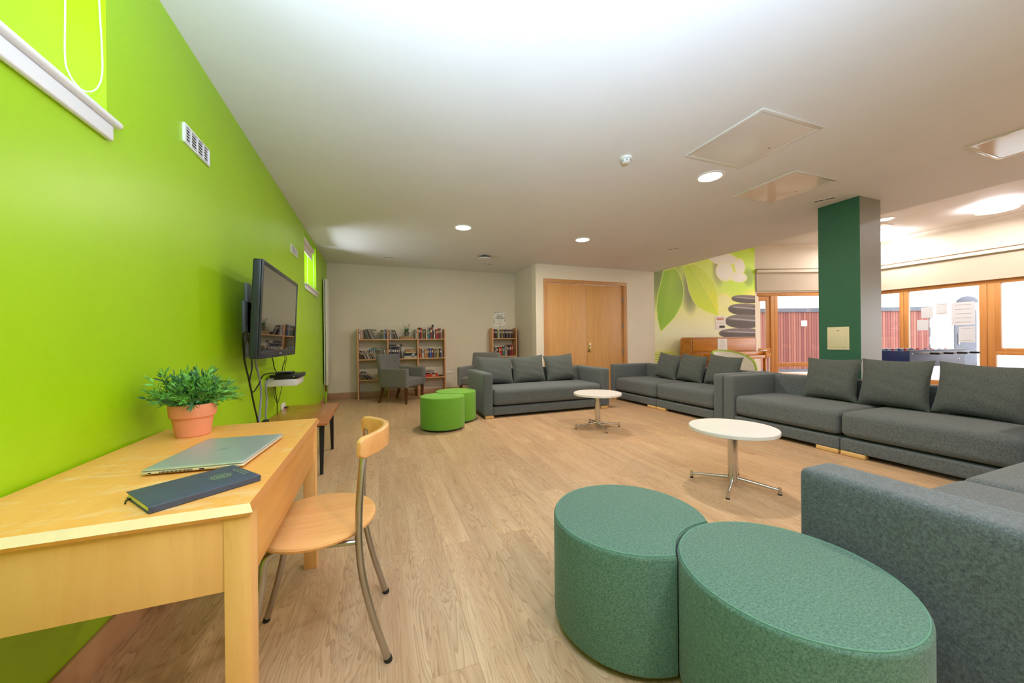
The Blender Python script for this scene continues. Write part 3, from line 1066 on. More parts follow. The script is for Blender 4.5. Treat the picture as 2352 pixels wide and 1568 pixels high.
# ------------------------------------------------------------------ chair
cr = thing('bistro_chair', 'beech cafe chair with round seat and steel tube legs at the desk', 'chair', (-0.215, 1.53, 0))
prof = []
seat = MB()
seat.lathe([(0, 0.447), (0.195, 0.447), (0.203, 0.452), (0.206, 0.460), (0.203, 0.467), (0.19, 0.470), (0.0, 0.466)], n=64)
for v in seat.bm.verts:
    v.co.x *= 0.98
    v.co.y *= 1.08
seat.build('seat', M_CHAIRW, cr)
for s in (-1, 1):
    ys = 0.185*s
    pts = spline([(0.236, ys*1.0, 0.011), (0.190, ys*1.0, 0.17), (0.158, ys, 0.32), (0.148, ys, 0.44), (0.150, ys, 0.56), (0.158, ys, 0.66), (0.165, ys*0.9, 0.745)], 8)
    lg = MB().tube(pts, 0.0125, 14).build('rear_leg', M_STEEL, cr)
    MB().tube([(0.240, ys*1.0, 0.0), (0.236, ys, 0.014)], 0.0138, 12).build('foot_cap', M_RUBBER, lg)
    pts = spline([(-0.215, ys*0.99, 0.011), (-0.170, ys*0.97, 0.18), (-0.142, ys*0.93, 0.33), (-0.130, ys*0.9, 0.425), (-0.09, ys*0.85, 0.442)], 8)
    lg = MB().tube(pts, 0.0115, 14).build('front_leg', M_STEEL, cr)
    MB().tube([(-0.218, ys*0.99, 0.0), (-0.215, ys*0.99, 0.014)], 0.0128, 12).build('foot_cap', M_RUBBER, lg)
b = MB()
b.tube([(-0.14, -0.15, 0.438), (-0.14, 0.15, 0.438)], 0.009, 10).tube([(0.145, -0.185, 0.432), (0.145, 0.185, 0.432)], 0.009, 10)
for s in (-1, 1):
    b.tube([(-0.14, 0.14*s, 0.438), (0.145, 0.175*s, 0.432)], 0.009, 10)
b.build('seat_frame', M_STEEL, cr)
# curved back rail
b = MB()
n = 28
vs = []
for i in range(n+1):
    t = -1+2*i/n
    y = 0.205*t
    x = 0.243-0.093*abs(t)**1.9
    dx = -0.093*1.9*abs(t)**0.9*math.copysign(1, t)/0.205
    nrm = Vector((1, -dx, 0)).normalized()
    zt, zb = 0.80-0.004*abs(t), 0.722
    if abs(t) > 0.9:
        k = (abs(t)-0.9)/0.1
        zt -= 0.012*k*k
        zb += 0.012*k*k
    th = 0.0115
    vs += [Vector((x, y, zb))+nrm*th, Vector((x, y, zt))+nrm*th, Vector((x, y, zt))-nrm*th, Vector((x, y, zb))-nrm*th]
fs = []
for i in range(n):
    for k in range(4):
        fs.append((i*4+k, i*4+(k+1) % 4, (i+1)*4+(k+1) % 4, (i+1)*4+k))
fs += [(0, 1, 2, 3), (n*4+3, n*4+2, n*4+1, n*4)]
b.poly(vs, fs)
bmesh.ops.recalc_face_normals(b.bm, faces=b.bm.faces[:])
ed = [e for e in b.bm.edges if e.calc_face_angle(0) > R(40)]
bmesh.ops.bevel(b.bm, geom=ed, offset=0.006, segments=3, profile=0.5, affect='EDGES')
b.build('backrest', M_CHAIRW, cr)


# ------------------------------------------------------------------ ottomans
def bite_poly(r, bite=None, n=72):
    """circle, with a round bite taken out by another circle (centre vector, radius)"""
    pts = []
    for k in range(n):
        a = 2*PI*k/n
        p = Vector((r*math.cos(a), r*math.sin(a)))
        pts.append(p)
    if bite is None:
        return [(p.x, p.y) for p in pts]
    c, rb = Vector(bite[0]), bite[1]
    ang = math.atan2(c.y, c.x)
    d = c.length
    ha = math.acos((r*r+d*d-rb*rb)/(2*r*d))      # half angle of the cut on our rim
    hb = math.acos((rb*rb+d*d-r*r)/(2*rb*d))
    out = []
    m = 60
    for k in range(m+1):
        a = ang+ha+(2*PI-2*ha)*k/m
        out.append((r*math.cos(a), r*math.sin(a)))
    q = 14
    for k in range(1, q):
        a = ang+PI+hb-2*hb*k/q
        out.append((c.x+rb*math.cos(a), c.y+rb*math.sin(a)))
    # out so far runs rim -> rim end ; bite runs back from end to start
    return out


def ottoman(label, x, y, r, h, m, seam, bite=None, group=None):
    t = thing('ottoman', label, 'ottoman', (x, y, 0), group=group)
    P = bite_poly(r, bite)
    MB().prism(P, 0.022, h, 0.014, 4).build('upholstery', m, t)
    Q = [Vector((p[0]*0.972, p[1]*0.972, h-0.0012)) for p in P]
    MB().tube(Q+[Q[0]], 0.0022, 6, cap=False).build('seam', seam, t)
    for k in range(4):
        a = PI/4+k*PI/2
        MB().lathe([(0, 0), (0.02, 0), (0.02, 0.024), (0, 0.024)], (r*0.72*math.cos(a), r*0.72*math.sin(a), 0), 16).build('glide', M_RUBBER, t)
    MB().prism([(p[0]*0.93, p[1]*0.93) for p in P], 0.010, 0.024).build('base_board', M_RUBBER, t)
    return t


M_SEAML = mat('lime_seam_thread', (120, 170, 50), 0.9)
c1, c2 = Vector((0.94, 1.202)), Vector((1.149, 0.736))
dv = c2-c1
ottoman('dark green felt ottoman with a bitten side, left of the front pair', c1.x, c1.y, 0.297, 0.42, M_FOREST, M_SEAM, ((dv.x, dv.y), 0.302), 'dark green ottomans')
ottoman('dark green felt ottoman nestling beside the grey sofa arm', c2.x, c2.y, 0.297, 0.42, M_FOREST, M_SEAM, None, 'dark green ottomans')
c3, c4 = Vector((0.787, 4.735)), Vector((1.045, 5.125))
dv = c4-c3
ottoman('lime green felt ottoman with a curved bite, nearer of the green pair', c3.x, c3.y, 0.285, 0.42, M_LIME, M_SEAML, ((dv.x, dv.y), 0.318), 'lime green ottomans')
ottoman('lime green felt ottoman against the end of the far grey sofa', c4.x, c4.y, 0.285, 0.42, M_LIME, M_SEAML, None, 'lime green ottomans')


# ------------------------------------------------------------------ sofas
def sofa(label, loc, rz, L, seats, arm=0.145, depth=0.935, ah=0.66):
    """local: x along the sofa, front at y=0, back at +y"""
    t = thing('sofa', label, 'sofa', loc, rz, 'charcoal lounge sofas')
    for x0, x1 in ((0, arm), (L-arm, L)):
        MB().soft(x0, x1, 0.0, depth, 0.042, ah, 0.028, n=10).build('arm', M_SOFA, t)
    w = (L-2*arm)/seats
    for k in range(seats):
        x0 = arm+k*w
        MB().soft(x0+0.003, x0+w-0.003, 0.012, depth-0.05, 0.042, 0.158, 0.012, n=6).build('base', M_SOFA, t)
        MB().soft(x0+0.006, x0+w-0.006, 0.006, depth-0.17, 0.178, 0.414, 0.055, 0.014, n=14).build('seat_cushion', M_SOFA, t)
        MB().soft(x0+0.003, x0+w-0.003, depth-0.20, depth-0.002, 0.15, 0.655, 0.035, n=10).build('backrest', M_SOFA, t)
    xs = [0.03, L-0.16]
    for k in range(1, seats):
        xs += [arm+k*w-0.20, arm+k*w+0.006]
    for x in xs:
        for y in (0.02, depth-0.09):
            MB().box(x, x+0.19 if seats > 1 and 0.1 < x < L-0.2 else x+0.13, y-0.012, y+0.06, 0, 0.043, 0.010, 3).build('foot', M_FOOT, t)
    return t


def pillow(label, loc, rz, w=0.62, h=0.50, th=0.15, lean=22, twist=0, group=None, seed=1):
    """cushion standing on its lower edge; local: width along x, faces -y, leans back"""
    rr = random.Random(seed)
    n = 22
    b = bmesh.new()
    grid = {}
    ph = [rr.uniform(0, 6) for _ in range(6)]
    for side in (0, 1):
        for i in range(n+1):
            for j in range(n+1):
                u, v = -1+2*i/n, -1+2*j/n
                if side == 1 and (i in (0, n) or j in (0, n)):
                    grid[(1, i, j)] = grid[(0, i, j)]
                    continue
                x = u*w/2*(1-0.075*(1-v*v))
                z = v*h/2*(1-0.08*(1-u*u))
                prof_ = max(0.0, (1-u**4)*(1-v**4))**0.55
                prof_ *= 0.80+0.20*(1-(v+0.35)**2)
                wr = 0.003*math.sin(7*u+ph[0]+3*v)*math.sin(5*v+ph[1])+0.002*math.sin(13*v+4*u+ph[2])
                wr += 0.010*math.exp(-((u-0.78)**2+(v+0.8)**2)*16)*math.sin(26*(u+v)+ph[3])
                y = (-1 if side == 0 else 1)*(th/2*prof_+wr*prof_)
                grid[(side, i, j)] = b.verts.new((x, y, z))
    for side in (0, 1):
        for i in range(n):
            for j in range(n):
                q = [grid[(side, i, j)], grid[(side, i+1, j)], grid[(side, i+1, j+1)], grid[(side, i, j+1)]]
                if side:
                    q.reverse()
                try:
                    b.faces.new(q)
                except ValueError:
                    pass
    m = Matrix.Rotation(R(-lean), 4, 'X') @ Matrix.Rotation(R(twist), 4, 'Y') @ Matrix.Translation((0, 0, h/2))
    mb = MB().absorb(b, m)
    o = mb.build('cushion', M_PILLOW, None, smooth=60, loc=loc, rz=rz)
    tag(o, label, 'cushion', group)
    return o


sofa('long charcoal sofa with one seat cushion in front of the alcove', (1.415, 4.985, 0), R(0.6), 2.165, 1)
sofa('charcoal sofa in front of the piano and leafy mural', (4.185, 5.845, 0), R(-90), 2.42, 2)
sofa('charcoal sofa in front of the dark green column', (4.14, 3.385, 0), R(-90), 2.47, 2)
sofa('near charcoal sofa whose arm fills the lower right corner', (3.95, 0.93, 0), R(180), 2.42, 2, 0.19, 1.0, 0.62)
g1, g2, g3 = 'cushions on the alcove sofa', 'cushions on the piano sofa', 'cushions on the column sofa'
pillow('left grey cushion on the sofa in front of the alcove', (1.80, 5.600, 0.425), 0, 0.62, 0.455, 0.16, 14, 2, g1, 1)
pillow('middle grey cushion on the sofa in front of the alcove', (2.41, 5.610, 0.425), 0, 0.60, 0.46, 0.16, 14, -2, g1, 2)
pillow('right grey cushion on the sofa in front of the alcove, corner raised', (3.03, 5.625, 0.425), 0, 0.58, 0.465, 0.16, 14, -4, g1, 3)
pillow('left grey cushion on the sofa in front of the piano', (4.785, 5.07, 0.425), R(-90), 0.52, 0.455, 0.16, 14, 6, g2, 4)
pillow('middle grey cushion on the sofa in front of the piano', (4.785, 4.54, 0.425), R(-90), 0.52, 0.455, 0.16, 14, 5, g2, 5)
pillow('right grey cushion on the sofa in front of the piano', (4.785, 3.97, 0.425), R(-90), 0.56, 0.46, 0.16, 14, 4, g2, 6)
pillow('left grey cushion on the sofa below the green column', (4.75, 2.56, 0.425), R(-90), 0.52, 0.475, 0.16, 13, 0, g3, 7)
pillow('middle grey cushion on the sofa below the green column', (4.75, 2.03, 0.425), R(-90), 0.54, 0.485, 0.17, 13, 0, g3, 8)
pillow('right grey cushion on the sofa near the picture edge, wrinkled', (4.745, 1.49, 0.425), R(-90), 0.54, 0.47, 0.17, 13, 3, g3, 9)


# ------------------------------------------------------------------ round white tables
def round_table(label, x, y, r, h, rot):
    t = thing('coffee_table', label, 'table', (x, y, 0), group='round white coffee tables')
    MB().lathe([(0, h-0.028), (r-0.004, h-0.028), (r, h-0.025), (r, h-0.004), (r-0.003, h), (0, h)], n=72).build('tabletop', M_LAM, t)
    MB().lathe([(0, 0.03), (0.030, 0.03), (0.034, 0.06), (0.034, h-0.03), (0, h-0.03)], n=28).build('pedestal_post', M_CHROME, t)
    MB().lathe([(0, h-0.036), (0.16, h-0.036), (0.16, h-0.028), (0, h-0.028)], n=32).build('top_plate', M_STEEL, t)
    for k in range(4):
        a = rot+k*PI/2
        c, s = math.cos(a), math.sin(a)
        lg = MB().tube([(0.02*c, 0.02*s, 0.065), (0.285*c, 0.285*s, 0.034)], 0.0135, 12, taper=0.009).build('leg', M_CHROME, t)
        MB().tube([(0.288*c, 0.288*s, 0.008), (0.288*c, 0.288*s, 0.052)], 0.0115, 14).build('foot', M_CHROME, lg)
        MB().tube([(0.288*c, 0.288*s, 0.0), (0.288*c, 0.288*s, 0.009)], 0.0135, 14).build('glide', M_RUBBER, lg)
    return t


round_table('round white pedestal table nearer the camera, by the column sofa', 2.53, 1.99, 0.30, 0.45, R(-58))
round_table('round white pedestal table beside the far alcove sofa', 2.635, 3.95, 0.30, 0.45, R(-12))

# ------------------------------------------------------------------ bookcases
UX = (-0.365, 0.195, 0.785, 1.345)
CY0, CY1 = 7.70, 7.955
SZ = (0.385, 0.79, 1.19)
bc = thing('bookcase', 'wide three bay beech bookcase against the back wall', 'bookcase', (0, 0, 0))


def upright(x, ztop, y0, y1, w=0.022):
    P = [(y0, 0), (y1, 0), (y1, ztop-0.05)]
    for k in range(7):
        a = k/6*PI/2
        P.append((y1-0.05+0.05*math.cos(a), ztop-0.05+0.05*math.sin(a)))
    for k in range(7):
        a = PI/2+k/6*PI/2
        P.append((y0+0.05+0.05*math.cos(a), ztop-0.05+0.05*math.sin(a)))
    P.append((y0, ztop-0.05))
    m = Matrix(((0, 0, 1, x), (1, 0, 0, 0), (0, 1, 0, 0), (0, 0, 0, 1)))
    return MB().prism(P, -w/2, w/2, mtx=m)


for x in UX:
    upright(x, 1.40, CY0, CY1, 0.026).build('upright', M_CASE, bc)
for i in range(3):
    for z in SZ:
        MB().box(UX[i]+0.013, UX[i+1]-0.013, CY0+0.01, CY1-0.01, z-0.02, z, 0.001).build('shelf', M_CASEX, bc)
SX = (2.415, 2.985)
sb = thing('bookcase', 'narrow beech bookcase below the poster in the alcove corner', 'bookcase', (0, 0, 0))
for x in SX:
    upright(x, 1.42, CY0, CY1, 0.024).build('upright', M_CASE, sb)
for z in (1.19, 0.787, 0.385):
    MB().box(SX[0]+0.012, SX[1]-0.012, CY0+0.01, CY1-0.01, z-0.02, z, 0.001).build('shelf', M_CASEX, sb)

COLS = {'white': (206, 196, 190), 'pink': (196, 150, 146), 'beige': (176, 156, 134), 'black': (30, 27, 30), 'grey': (120, 116, 118),
        'brown': (104, 70, 54), 'maroon': (112, 40, 44), 'red': (172, 48, 46), 'scarlet': (196, 44, 34), 'blue': (54, 88, 168), 'navy': (40, 46, 76),
        'teal': (52, 110, 124), 'olive': (104, 104, 66), 'green': (70, 130, 90), 'yellow': (200, 170, 70), 'orange': (214, 120, 40),
        'tan': (164, 112, 62), 'purple': (110, 92, 124), 'cream': (206, 190, 150), 'lime': (166, 176, 84), 'skyblue': (92, 150, 196)}
M_BKPAGE = mat('book_pages', (216, 206, 188), 0.8, 0.05, 200)


def bookmat(c):
    return mat('book_cover_'+c, COLS[c], 0.5, 0.12, 25)


def book_mesh(w, h, d):
    b = MB()
    c = min(0.003, w*0.2)
    b.box(0, w, 0, c, 0, h, 0.0008, 1).box(0, c, 0, d, 0, h).box(w-c, w, 0, d, 0, h)
    b.mi = 1
    b.box(c, w-c, c, d-0.004, 0.003, h-0.004)
    if w > 0.014:
        b.mi = 2
        b.box(w*0.18, w*0.82, -0.0006, 0.001, h*0.58, h*0.80)
    return b


ORD = ['first', 'second', 'third', 'fourth', 'fifth', 'sixth', 'seventh', 'eighth', 'ninth', 'tenth', 'eleventh', 'twelfth', 'thirteenth', 'fourteenth', 'fifteenth',
       'sixteenth', 'seventeenth', 'eighteenth', 'nineteenth', 'twentieth', 'twenty-first', 'twenty-second']


def put_book(w, h, d, col, loc, rot, label, group):
    lab_c = {'black': 'white', 'maroon': 'cream', 'red': 'cream', 'navy': 'white', 'white': 'grey'}.get(col, 'beige')
    o = book_mesh(w, h, d).build('book', [bookmat(col), M_BKPAGE, bookmat(lab_c)], None, smooth=0)
    o.location = loc
    o.rotation_euler = rot
    tag(o, label, 'book', group)
    return o


def row(x0, z, specs, where, group, d=0.17, y=CY0+0.035):
    """specs: (gap, width, height, colour, lean degrees); books stand on the shelf, leaning ones tip their tops left"""
    x = x0
    k = 0
    for gap, w, h, col, lean in specs:
        a = R(lean)
        x += gap
        put_book(w, h, d, col, (x, y+rnd.uniform(-0.01, 0.012), z+0.0006), (0, -a, 0),
                 '%s %s, %s from the left %s' % (col, 'book leaning left' if lean > 4 else 'upright book', ORD[k], where), group)
        x += w*math.cos(a)+(0.0006 if lean < 4 else w*math.sin(a)*math.tan(a)+0.0006)
        k += 1
    return x


def lean_run(cols, w, h, lean, jig=0.0):
    out = []
    for i, c in enumerate(cols):
        out.append((0.0, w+rnd.uniform(-0.002, 0.002), h+rnd.uniform(-0.006, 0.006), c, lean+jig*i/max(1, len(cols)-1)))
    return out


# left bay, top
top1 = [(0.005, 0.024, 0.185, 'white', 0), (0.002, 0.040, 0.180, 'pink', 0), (0.001, 0.018, 0.188, 'beige', 0), (0.001, 0.013, 0.185, 'brown', 0)]
top1 += [(0.052, 0.0125, 0.190, 'grey', 14)]
top1 += lean_run(['black', 'white', 'black', 'grey', 'brown', 'black', 'white', 'navy', 'white', 'brown', 'white', 'black'], 0.0115, 0.190, 15, 10)
row(UX[0]+0.013, SZ[2], top1, 'on the top shelf of the left bay', 'discs and books on the top left shelf')
row(0.058, SZ[2], [(0, 0.018, 0.185, 'olive', 0), (0, 0.020, 0.185, 'grey', 0), (0.001, 0.016, 0.182, 'teal', 0), (0, 0.014, 0.185, 'cream', 0), (0, 0.028, 0.195, 'blue', 0)],
    'in the upright group ending the top left shelf', 'discs and books on the top left shelf')
put_book(0.012, 0.22, 0.15, 'grey', (-0.235, CY0+0.04, 1.393), (0, R(90+4), 0), 'grey magazine lying flat on top of the leaning discs', 'flat books on the bookcase')
# left bay, middle
mid1 = lean_run(['brown', 'black', 'maroon', 'white', 'grey', 'brown', 'white', 'beige', 'grey', 'white', 'black', 'pink', 'maroon', 'white', 'grey', 'white'], 0.016, 0.180, 21, 3)
mid1[0] = (0.072,)+mid1[0][1:]
row(UX[0]+0.013, SZ[1], mid1, 'on the middle shelf of the left bay', 'discs on the middle left shelf')
row(0.118, SZ[1], [(0, 0.022, 0.18, 'white', 0), (0.004, 0.024, 0.16, 'pink', 0)], 'of the two books beside the left divider', 'discs on the middle left shelf')
put_book(0.022, 0.26, 0.16, 'skyblue', (-0.165, CY0+0.04, 0.992), (0, R(90), 0), 'sky blue book lying flat on the leaning discs', 'flat books on the bookcase')
put_book(0.026, 0.21, 0.15, 'olive', (-0.125, CY0+0.045, 1.016), (0, R(90), 0), 'olive book lying flat on the sky blue book', 'flat books on the bookcase')
# left bay, bottom
row(UX[0]+0.013, SZ[0], [(0.155, 0.024, 0.20, 'black', 42), (0.004, 0.022, 0.20, 'grey', 44), (0.004, 0.024, 0.20, 'navy', 46), (0.004, 0.018, 0.20, 'pink', 50)],
    'on the bottom shelf of the left bay', 'slumped books on the bottom left shelf')
# middle bay, top
row(UX[1]+0.013, SZ[2], [(0.003, 0.020, 0.185, 'purple', 0), (0.001, 0.024, 0.18, 'white', 0), (0.001, 0.022, 0.186, 'grey', 0), (0.055, 0.016, 0.188, 'black', 15), (0, 0.014, 0.188, 'white', 16), (0, 0.015, 0.188, 'brown', 18), (0, 0.014, 0.188, 'black', 20)],
    'on the top shelf of the middle bay', 'books on the top middle shelf')
row(0.722, SZ[2], [(0, 0.020, 0.19, 'grey', 0), (0.001, 0.028, 0.20, 'white', 0)], 'of the pair right of the tin planter', 'books on the top middle shelf')
bx = thing('storage_box', 'flat brown box under the tin planter on the top shelf', 'box', (0.43, CY0+0.03, SZ[2]))
MB().box(0, 0.27, 0, 0.17, 0, 0.038, 0.003).build('box_base', mat('brown_card', (150, 122, 92), 0.8), bx)
MB().box(-0.004, 0.274, -0.004, 0.174, 0.036, 0.055, 0.003).build('box_lid', mat('brown_card_lid', (160, 132, 100), 0.8), bx)
lv = thing('potted_plant', 'small lavender in a tin pot on top of the bookcase', 'plant', (0.568, CY0+0.11, SZ[2]+0.055))
MB().lathe([(0, 0), (0.036, 0), (0.052, 0.092), (0.054, 0.095), (0.050, 0.095), (0.046, 0.08), (0, 0.08)], n=28).build('tin_pot', M_TIN, lv)
b = MB()
for i in range(90):
    a = rl.uniform(0, 2*PI)
    p = Vector((0.03*math.cos(a)*rl.random(), 0.03*math.sin(a)*rl.random(), 0.08))
    leaf(b, p, Vector((math.cos(a)*0.35, math.sin(a)*0.35, 1)), rl.uniform(0.07, 0.11), 0.004, rl.uniform(0, PI))
fo = b.build('foliage', M_LEAFD, lv, smooth=0)
fo['kind'] = 'stuff'
for i in range(7):
    a = 2*PI*i/7
    q = Vector((0.055*math.cos(a), 0.03*math.sin(a), 0.205+0.02*math.sin(i*2.3)))
    st = MB().tube([(0.01*math.cos(a), 0.01*math.sin(a), 0.08), q*0.8+Vector((0, 0, 0.02)), q], 0.0025, 5).build('stem', M_LEAFD, lv)
    MB().tube([q, q+Vector((0.012*math.cos(a), 0, 0.028))], 0.007, 7, taper=0.003).build('flower', M_LAV, st)
# middle bay, middle shelf
row(UX[1]+0.013, SZ[1], [(0.004, 0.026, 0.235, 'black', 0), (0.002, 0.020, 0.235, 'grey', 0), (0.002, 0.026, 0.235, 'black', 0), (0.002, 0.030, 0.225, 'black', 0), (0.002, 0.034, 0.23, 'navy', 0), (0.002, 0.034, 0.228, 'black', 0), (0.002, 0.030, 0.23, 'purple', 0)],
    'on the middle shelf of the middle bay', 'dark books on the middle shelf', 0.18)
put_book(0.020, 0.26, 0.17, 'grey', (UX[1]+0.018, CY0+0.035, 1.048), (0, R(90), 0), 'grey book lying on the upright dark books', 'flat books on the bookcase')
put_book(0.026, 0.265, 0.17, 'black', (UX[1]+0.016, CY0+0.035, 1.076), (0, R(90), 0), 'black book topmost above the upright dark books', 'flat books on the bookcase')
row(0.476, SZ[1], [(0, 0.022, 0.235, 'grey', 12)], 'propped against the dark books', 'dark books on the middle shelf')
zz = SZ[1]
for (w, L_, x, c) in ((0.024, 0.265, 0.503, 'cream'), (0.022, 0.255, 0.51, 'white'), (0.038, 0.255, 0.512, 'navy'), (0.022, 0.22, 0.545, 'black'), (0.026, 0.21, 0.535, 'cream'), (0.046, 0.21, 0.535, 'tan')):
    zz += w+0.0008
    put_book(w, L_, 0.17, c, (x, CY0+0.03, zz), (0, R(90), 0), '%s book at %s in the flat stack on the middle shelf' % (c, {0.503: 'the bottom', 0.51: 'second place', 0.512: 'third place', 0.545: 'fourth place'}.get(x, 'fifth place' if w < 0.03 else 'the top')), 'flat stack on the middle shelf')
# right bay, top
row(UX[2]+0.013, SZ[2], [(0.004, 0.034, 0.235, 'black', 0), (0.003, 0.034, 0.23, 'red', 0), (0.001, 0.012, 0.23, 'cream', 0), (0.012, 0.022, 0.205, 'olive', 0), (0.001, 0.020, 0.205, 'brown', 0),
                         (0.008, 0.030, 0.19, 'cream', 0), (0.001, 0.052, 0.19, 'teal', 0), (0.002, 0.055, 0.235, 'maroon', 0), (0.001, 0.018, 0.30, 'black', 0), (0.004, 0.028, 0.175, 'white', 0), (0.012, 0.024, 0.19, 'red', 0), (0.001, 0.026, 0.20, 'red', 0), (0.001, 0.022, 0.215, 'maroon', 0), (0.001, 0.030, 0.22, 'maroon', 0)],
    'on the top shelf of the right bay', 'hardbacks on the top right shelf', 0.18)
# right bay, middle
row(UX[2]+0.013, SZ[1], [(0.036, 0.024, 0.19, 'orange', 0), (0.010, 0.022, 0.19, 'white', 0), (0.001, 0.020, 0.185, 'white', 0), (0.002, 0.082, 0.18, 'tan', 0), (0.002, 0.022, 0.185, 'navy', 0), (0.002, 0.045, 0.19, 'blue', 0), (0.002, 0.030, 0.192, 'maroon', 0), (0.006, 0.024, 0.18, 'grey', 0), (0.001, 0.022, 0.178, 'olive', 0), (0.001, 0.026, 0.18, 'olive', 0), (0.001, 0.024, 0.178, 'yellow', 0), (0.001, 0.020, 0.18, 'olive', 0), (0.010, 0.034, 0.185, 'navy', 0)],
    'on the middle shelf of the right bay', 'books on the middle right shelf', 0.17)
put_book(0.016, 0.20, 0.15, 'grey', (0.905, CY0+0.04, 1.003), (0, R(90+3), 0), 'grey book lying across the middle right shelf books', 'flat books on the bookcase')
sp_ = thing('spray_bottle', 'orange topped spray bottle at the left of the right bay', 'bottle', (0.822, CY0+0.07, SZ[1]))
MB().lathe([(0, 0), (0.021, 0), (0.021, 0.13), (0.012, 0.165), (0.010, 0.18), (0, 0.18)], n=20).build('bottle_body', bookmat('grey'), sp_)
MB().box(-0.015, 0.015, -0.035, 0.014, 0.178, 0.215, 0.006).build('trigger_head', bookmat('orange'), sp_)
MB().lathe([(0.0213, 0.01), (0.0213, 0.08)], n=20).build('red_label', bookmat('red'), sp_)
# right bay, bottom
zz = SZ[0]
for (w, L_, x, c, nm) in ((0.062, 0.30, 0.90, 'scarlet', 'scarlet box at the bottom of the flat stack'), (0.026, 0.20, 0.915, 'black', 'black book on the scarlet box'), (0.024, 0.20, 0.912, 'white', 'white book second from the top of the flat stack'), (0.018, 0.19, 0.918, 'maroon', 'maroon book near the top of the flat stack'), (0.018, 0.17, 0.925, 'white', 'white book topmost on the flat stack')):
    zz += w+0.0008
    put_book(w, L_, 0.17, c, (x, CY0+0.03, zz), (0, R(90), 0), nm+', bottom right shelf', 'flat stack on the bottom right shelf')
bw = thing('bowl', 'small dark bowl on the bottom right shelf', 'bowl', (1.265, CY0+0.10, SZ[0]))
MB().lathe([(0, 0), (0.03, 0), (0.055, 0.028), (0.052, 0.028), (0.028, 0.004), (0, 0.004)], n=24).build('bowl_shell', M_DKWOOD, bw)
tag(MB().box(0.06, 0.165, CY0+0.03, CY0+0.2, SZ[0], SZ[0]+0.06, 0.004).build('wooden_box', M_CASEX), 'small wooden box behind the armchair on the bottom left shelf', 'box')
# narrow case
nt = [(0.004, 0.030, 0.20, 'scarlet', 0), (0.008, 0.026, 0.20, 'black', 0), (0.001, 0.026, 0.20, 'navy', 0), (0.008, 0.030, 0.19, 'lime', 0), (0.002, 0.022, 0.19, 'white', 0), (0.002, 0.022, 0.195, 'navy', 0), (0.001, 0.018, 0.195, 'black', 0), (0.002, 0.022, 0.20, 'yellow', 0)]
nt += [(0.002, 0.024, 0.195, c, 0) for c in ('black', 'grey', 'black', 'black', 'grey', 'black', 'maroon', 'grey', 'black', 'brown')]
row(SX[0]+0.012, 1.19, nt, 'on the top shelf of the narrow bookcase', 'novels on the narrow bookcase')
nm_ = [(0.004, 0.022, 0.205, 'purple', 0), (0.010, 0.020, 0.17, 'black', 0), (0.004, 0.022, 0.21, 'white', 0), (0.004, 0.034, 0.205, 'black', 0), (0.014, 0.024, 0.19, 'orange', 0), (0.001, 0.032, 0.205, 'scarlet', 0), (0.001, 0.026, 0.21, 'scarlet', 0), (0.003, 0.022, 0.19, 'green', 0), (0.002, 0.030, 0.20, 'teal', 0), (0.002, 0.022, 0.215, 'grey', 0), (0.001, 0.020, 0.215, 'white', 0), (0.002, 0.040, 0.235, 'brown', 0), (0.001, 0.030, 0.24, 'black', 0), (0.001, 0.040, 0.25, 'maroon', 0), (0.001, 0.030, 0.25, 'red', 0)]
row(SX[0]+0.012, 0.787, nm_, 'on the middle shelf of the narrow bookcase', 'novels on the narrow bookcase')

# poster above the narrow bookcase
ps = thing('poster', 'white notice with leafy border pinned above the narrow bookcase', 'poster', (2.671, YB-0.001, 1.63))
MB().box(-0.145, 0.145, -0.003, 0, -0.185, 0.18).build('sheet', M_PAPER, ps)
mt = Matrix.Translation((0, -0.0045, 0)) @ Matrix.Rotation(PI/2, 4, 'X')
text_part('SWAP', 0.05, M_INK, ps, Matrix.Translation((0, -0.0040, 0.075)) @ Matrix.Rotation(PI/2, 4, 'X'), bold=0.0012)
text_part('CORNER', 0.05, M_INK, ps, Matrix.Translation((0, -0.0040, 0.030)) @ Matrix.Rotation(PI/2, 4, 'X'), bold=0.0012)
b = MB()
for z, w in ((-0.01, 0.06), (-0.035, 0.04), (0.115, 0.085)):
    b.box(-w, w, -0.0042, -0.003, z-0.003, z+0.003)
b.build('small_print', M_INKG, ps)
b = MB()
for z, w in ((-0.085, 0.06), (-0.105, 0.08), (-0.125, 0.02)):
    b.box(-w, w, -0.0042, -0.003, z-0.003, z+0.003)
b.build('pink_print', M_INKR, ps)
b = MB()
for (x, z, a, L_, mi) in ((-0.10, 0.165, 5, 0.09, 0), (-0.03, 0.16, -12, 0.08, 0), (0.06, 0.165, -20, 0.07, 0), (-0.128, 0.13, 75, 0.06, 1), (-0.125, -0.05, 95, 0.09, 2), (0.13, 0.13, 110, 0.06, 0), (0.13, -0.02, 85, 0.09, 1), (0.12, 0.05, 80, 0.06, 0), (0.02, -0.165, 0, 0.08, 0), (0.11, -0.16, 40, 0.08, 2)):
    b.mi = mi
    c_, s_2 = math.cos(R(a)), math.sin(R(a))
    P = []
    for (u, v) in ((-1, 0), (-0.4, 0.28), (0.4, 0.25), (1, 0), (0.4, -0.25), (-0.4, -0.28)):
        P.append((x+(u*c_-v*0.5*s_2)*L_/2, -0.0036, z+(u*s_2+v*0.5*c_)*L_/2))
    b.poly(P, [(0, 1, 2, 3, 4, 5)])
b.build('leaf_border', [M_INK, bookmat('brown'), M_LEAFD], ps, smooth=0)


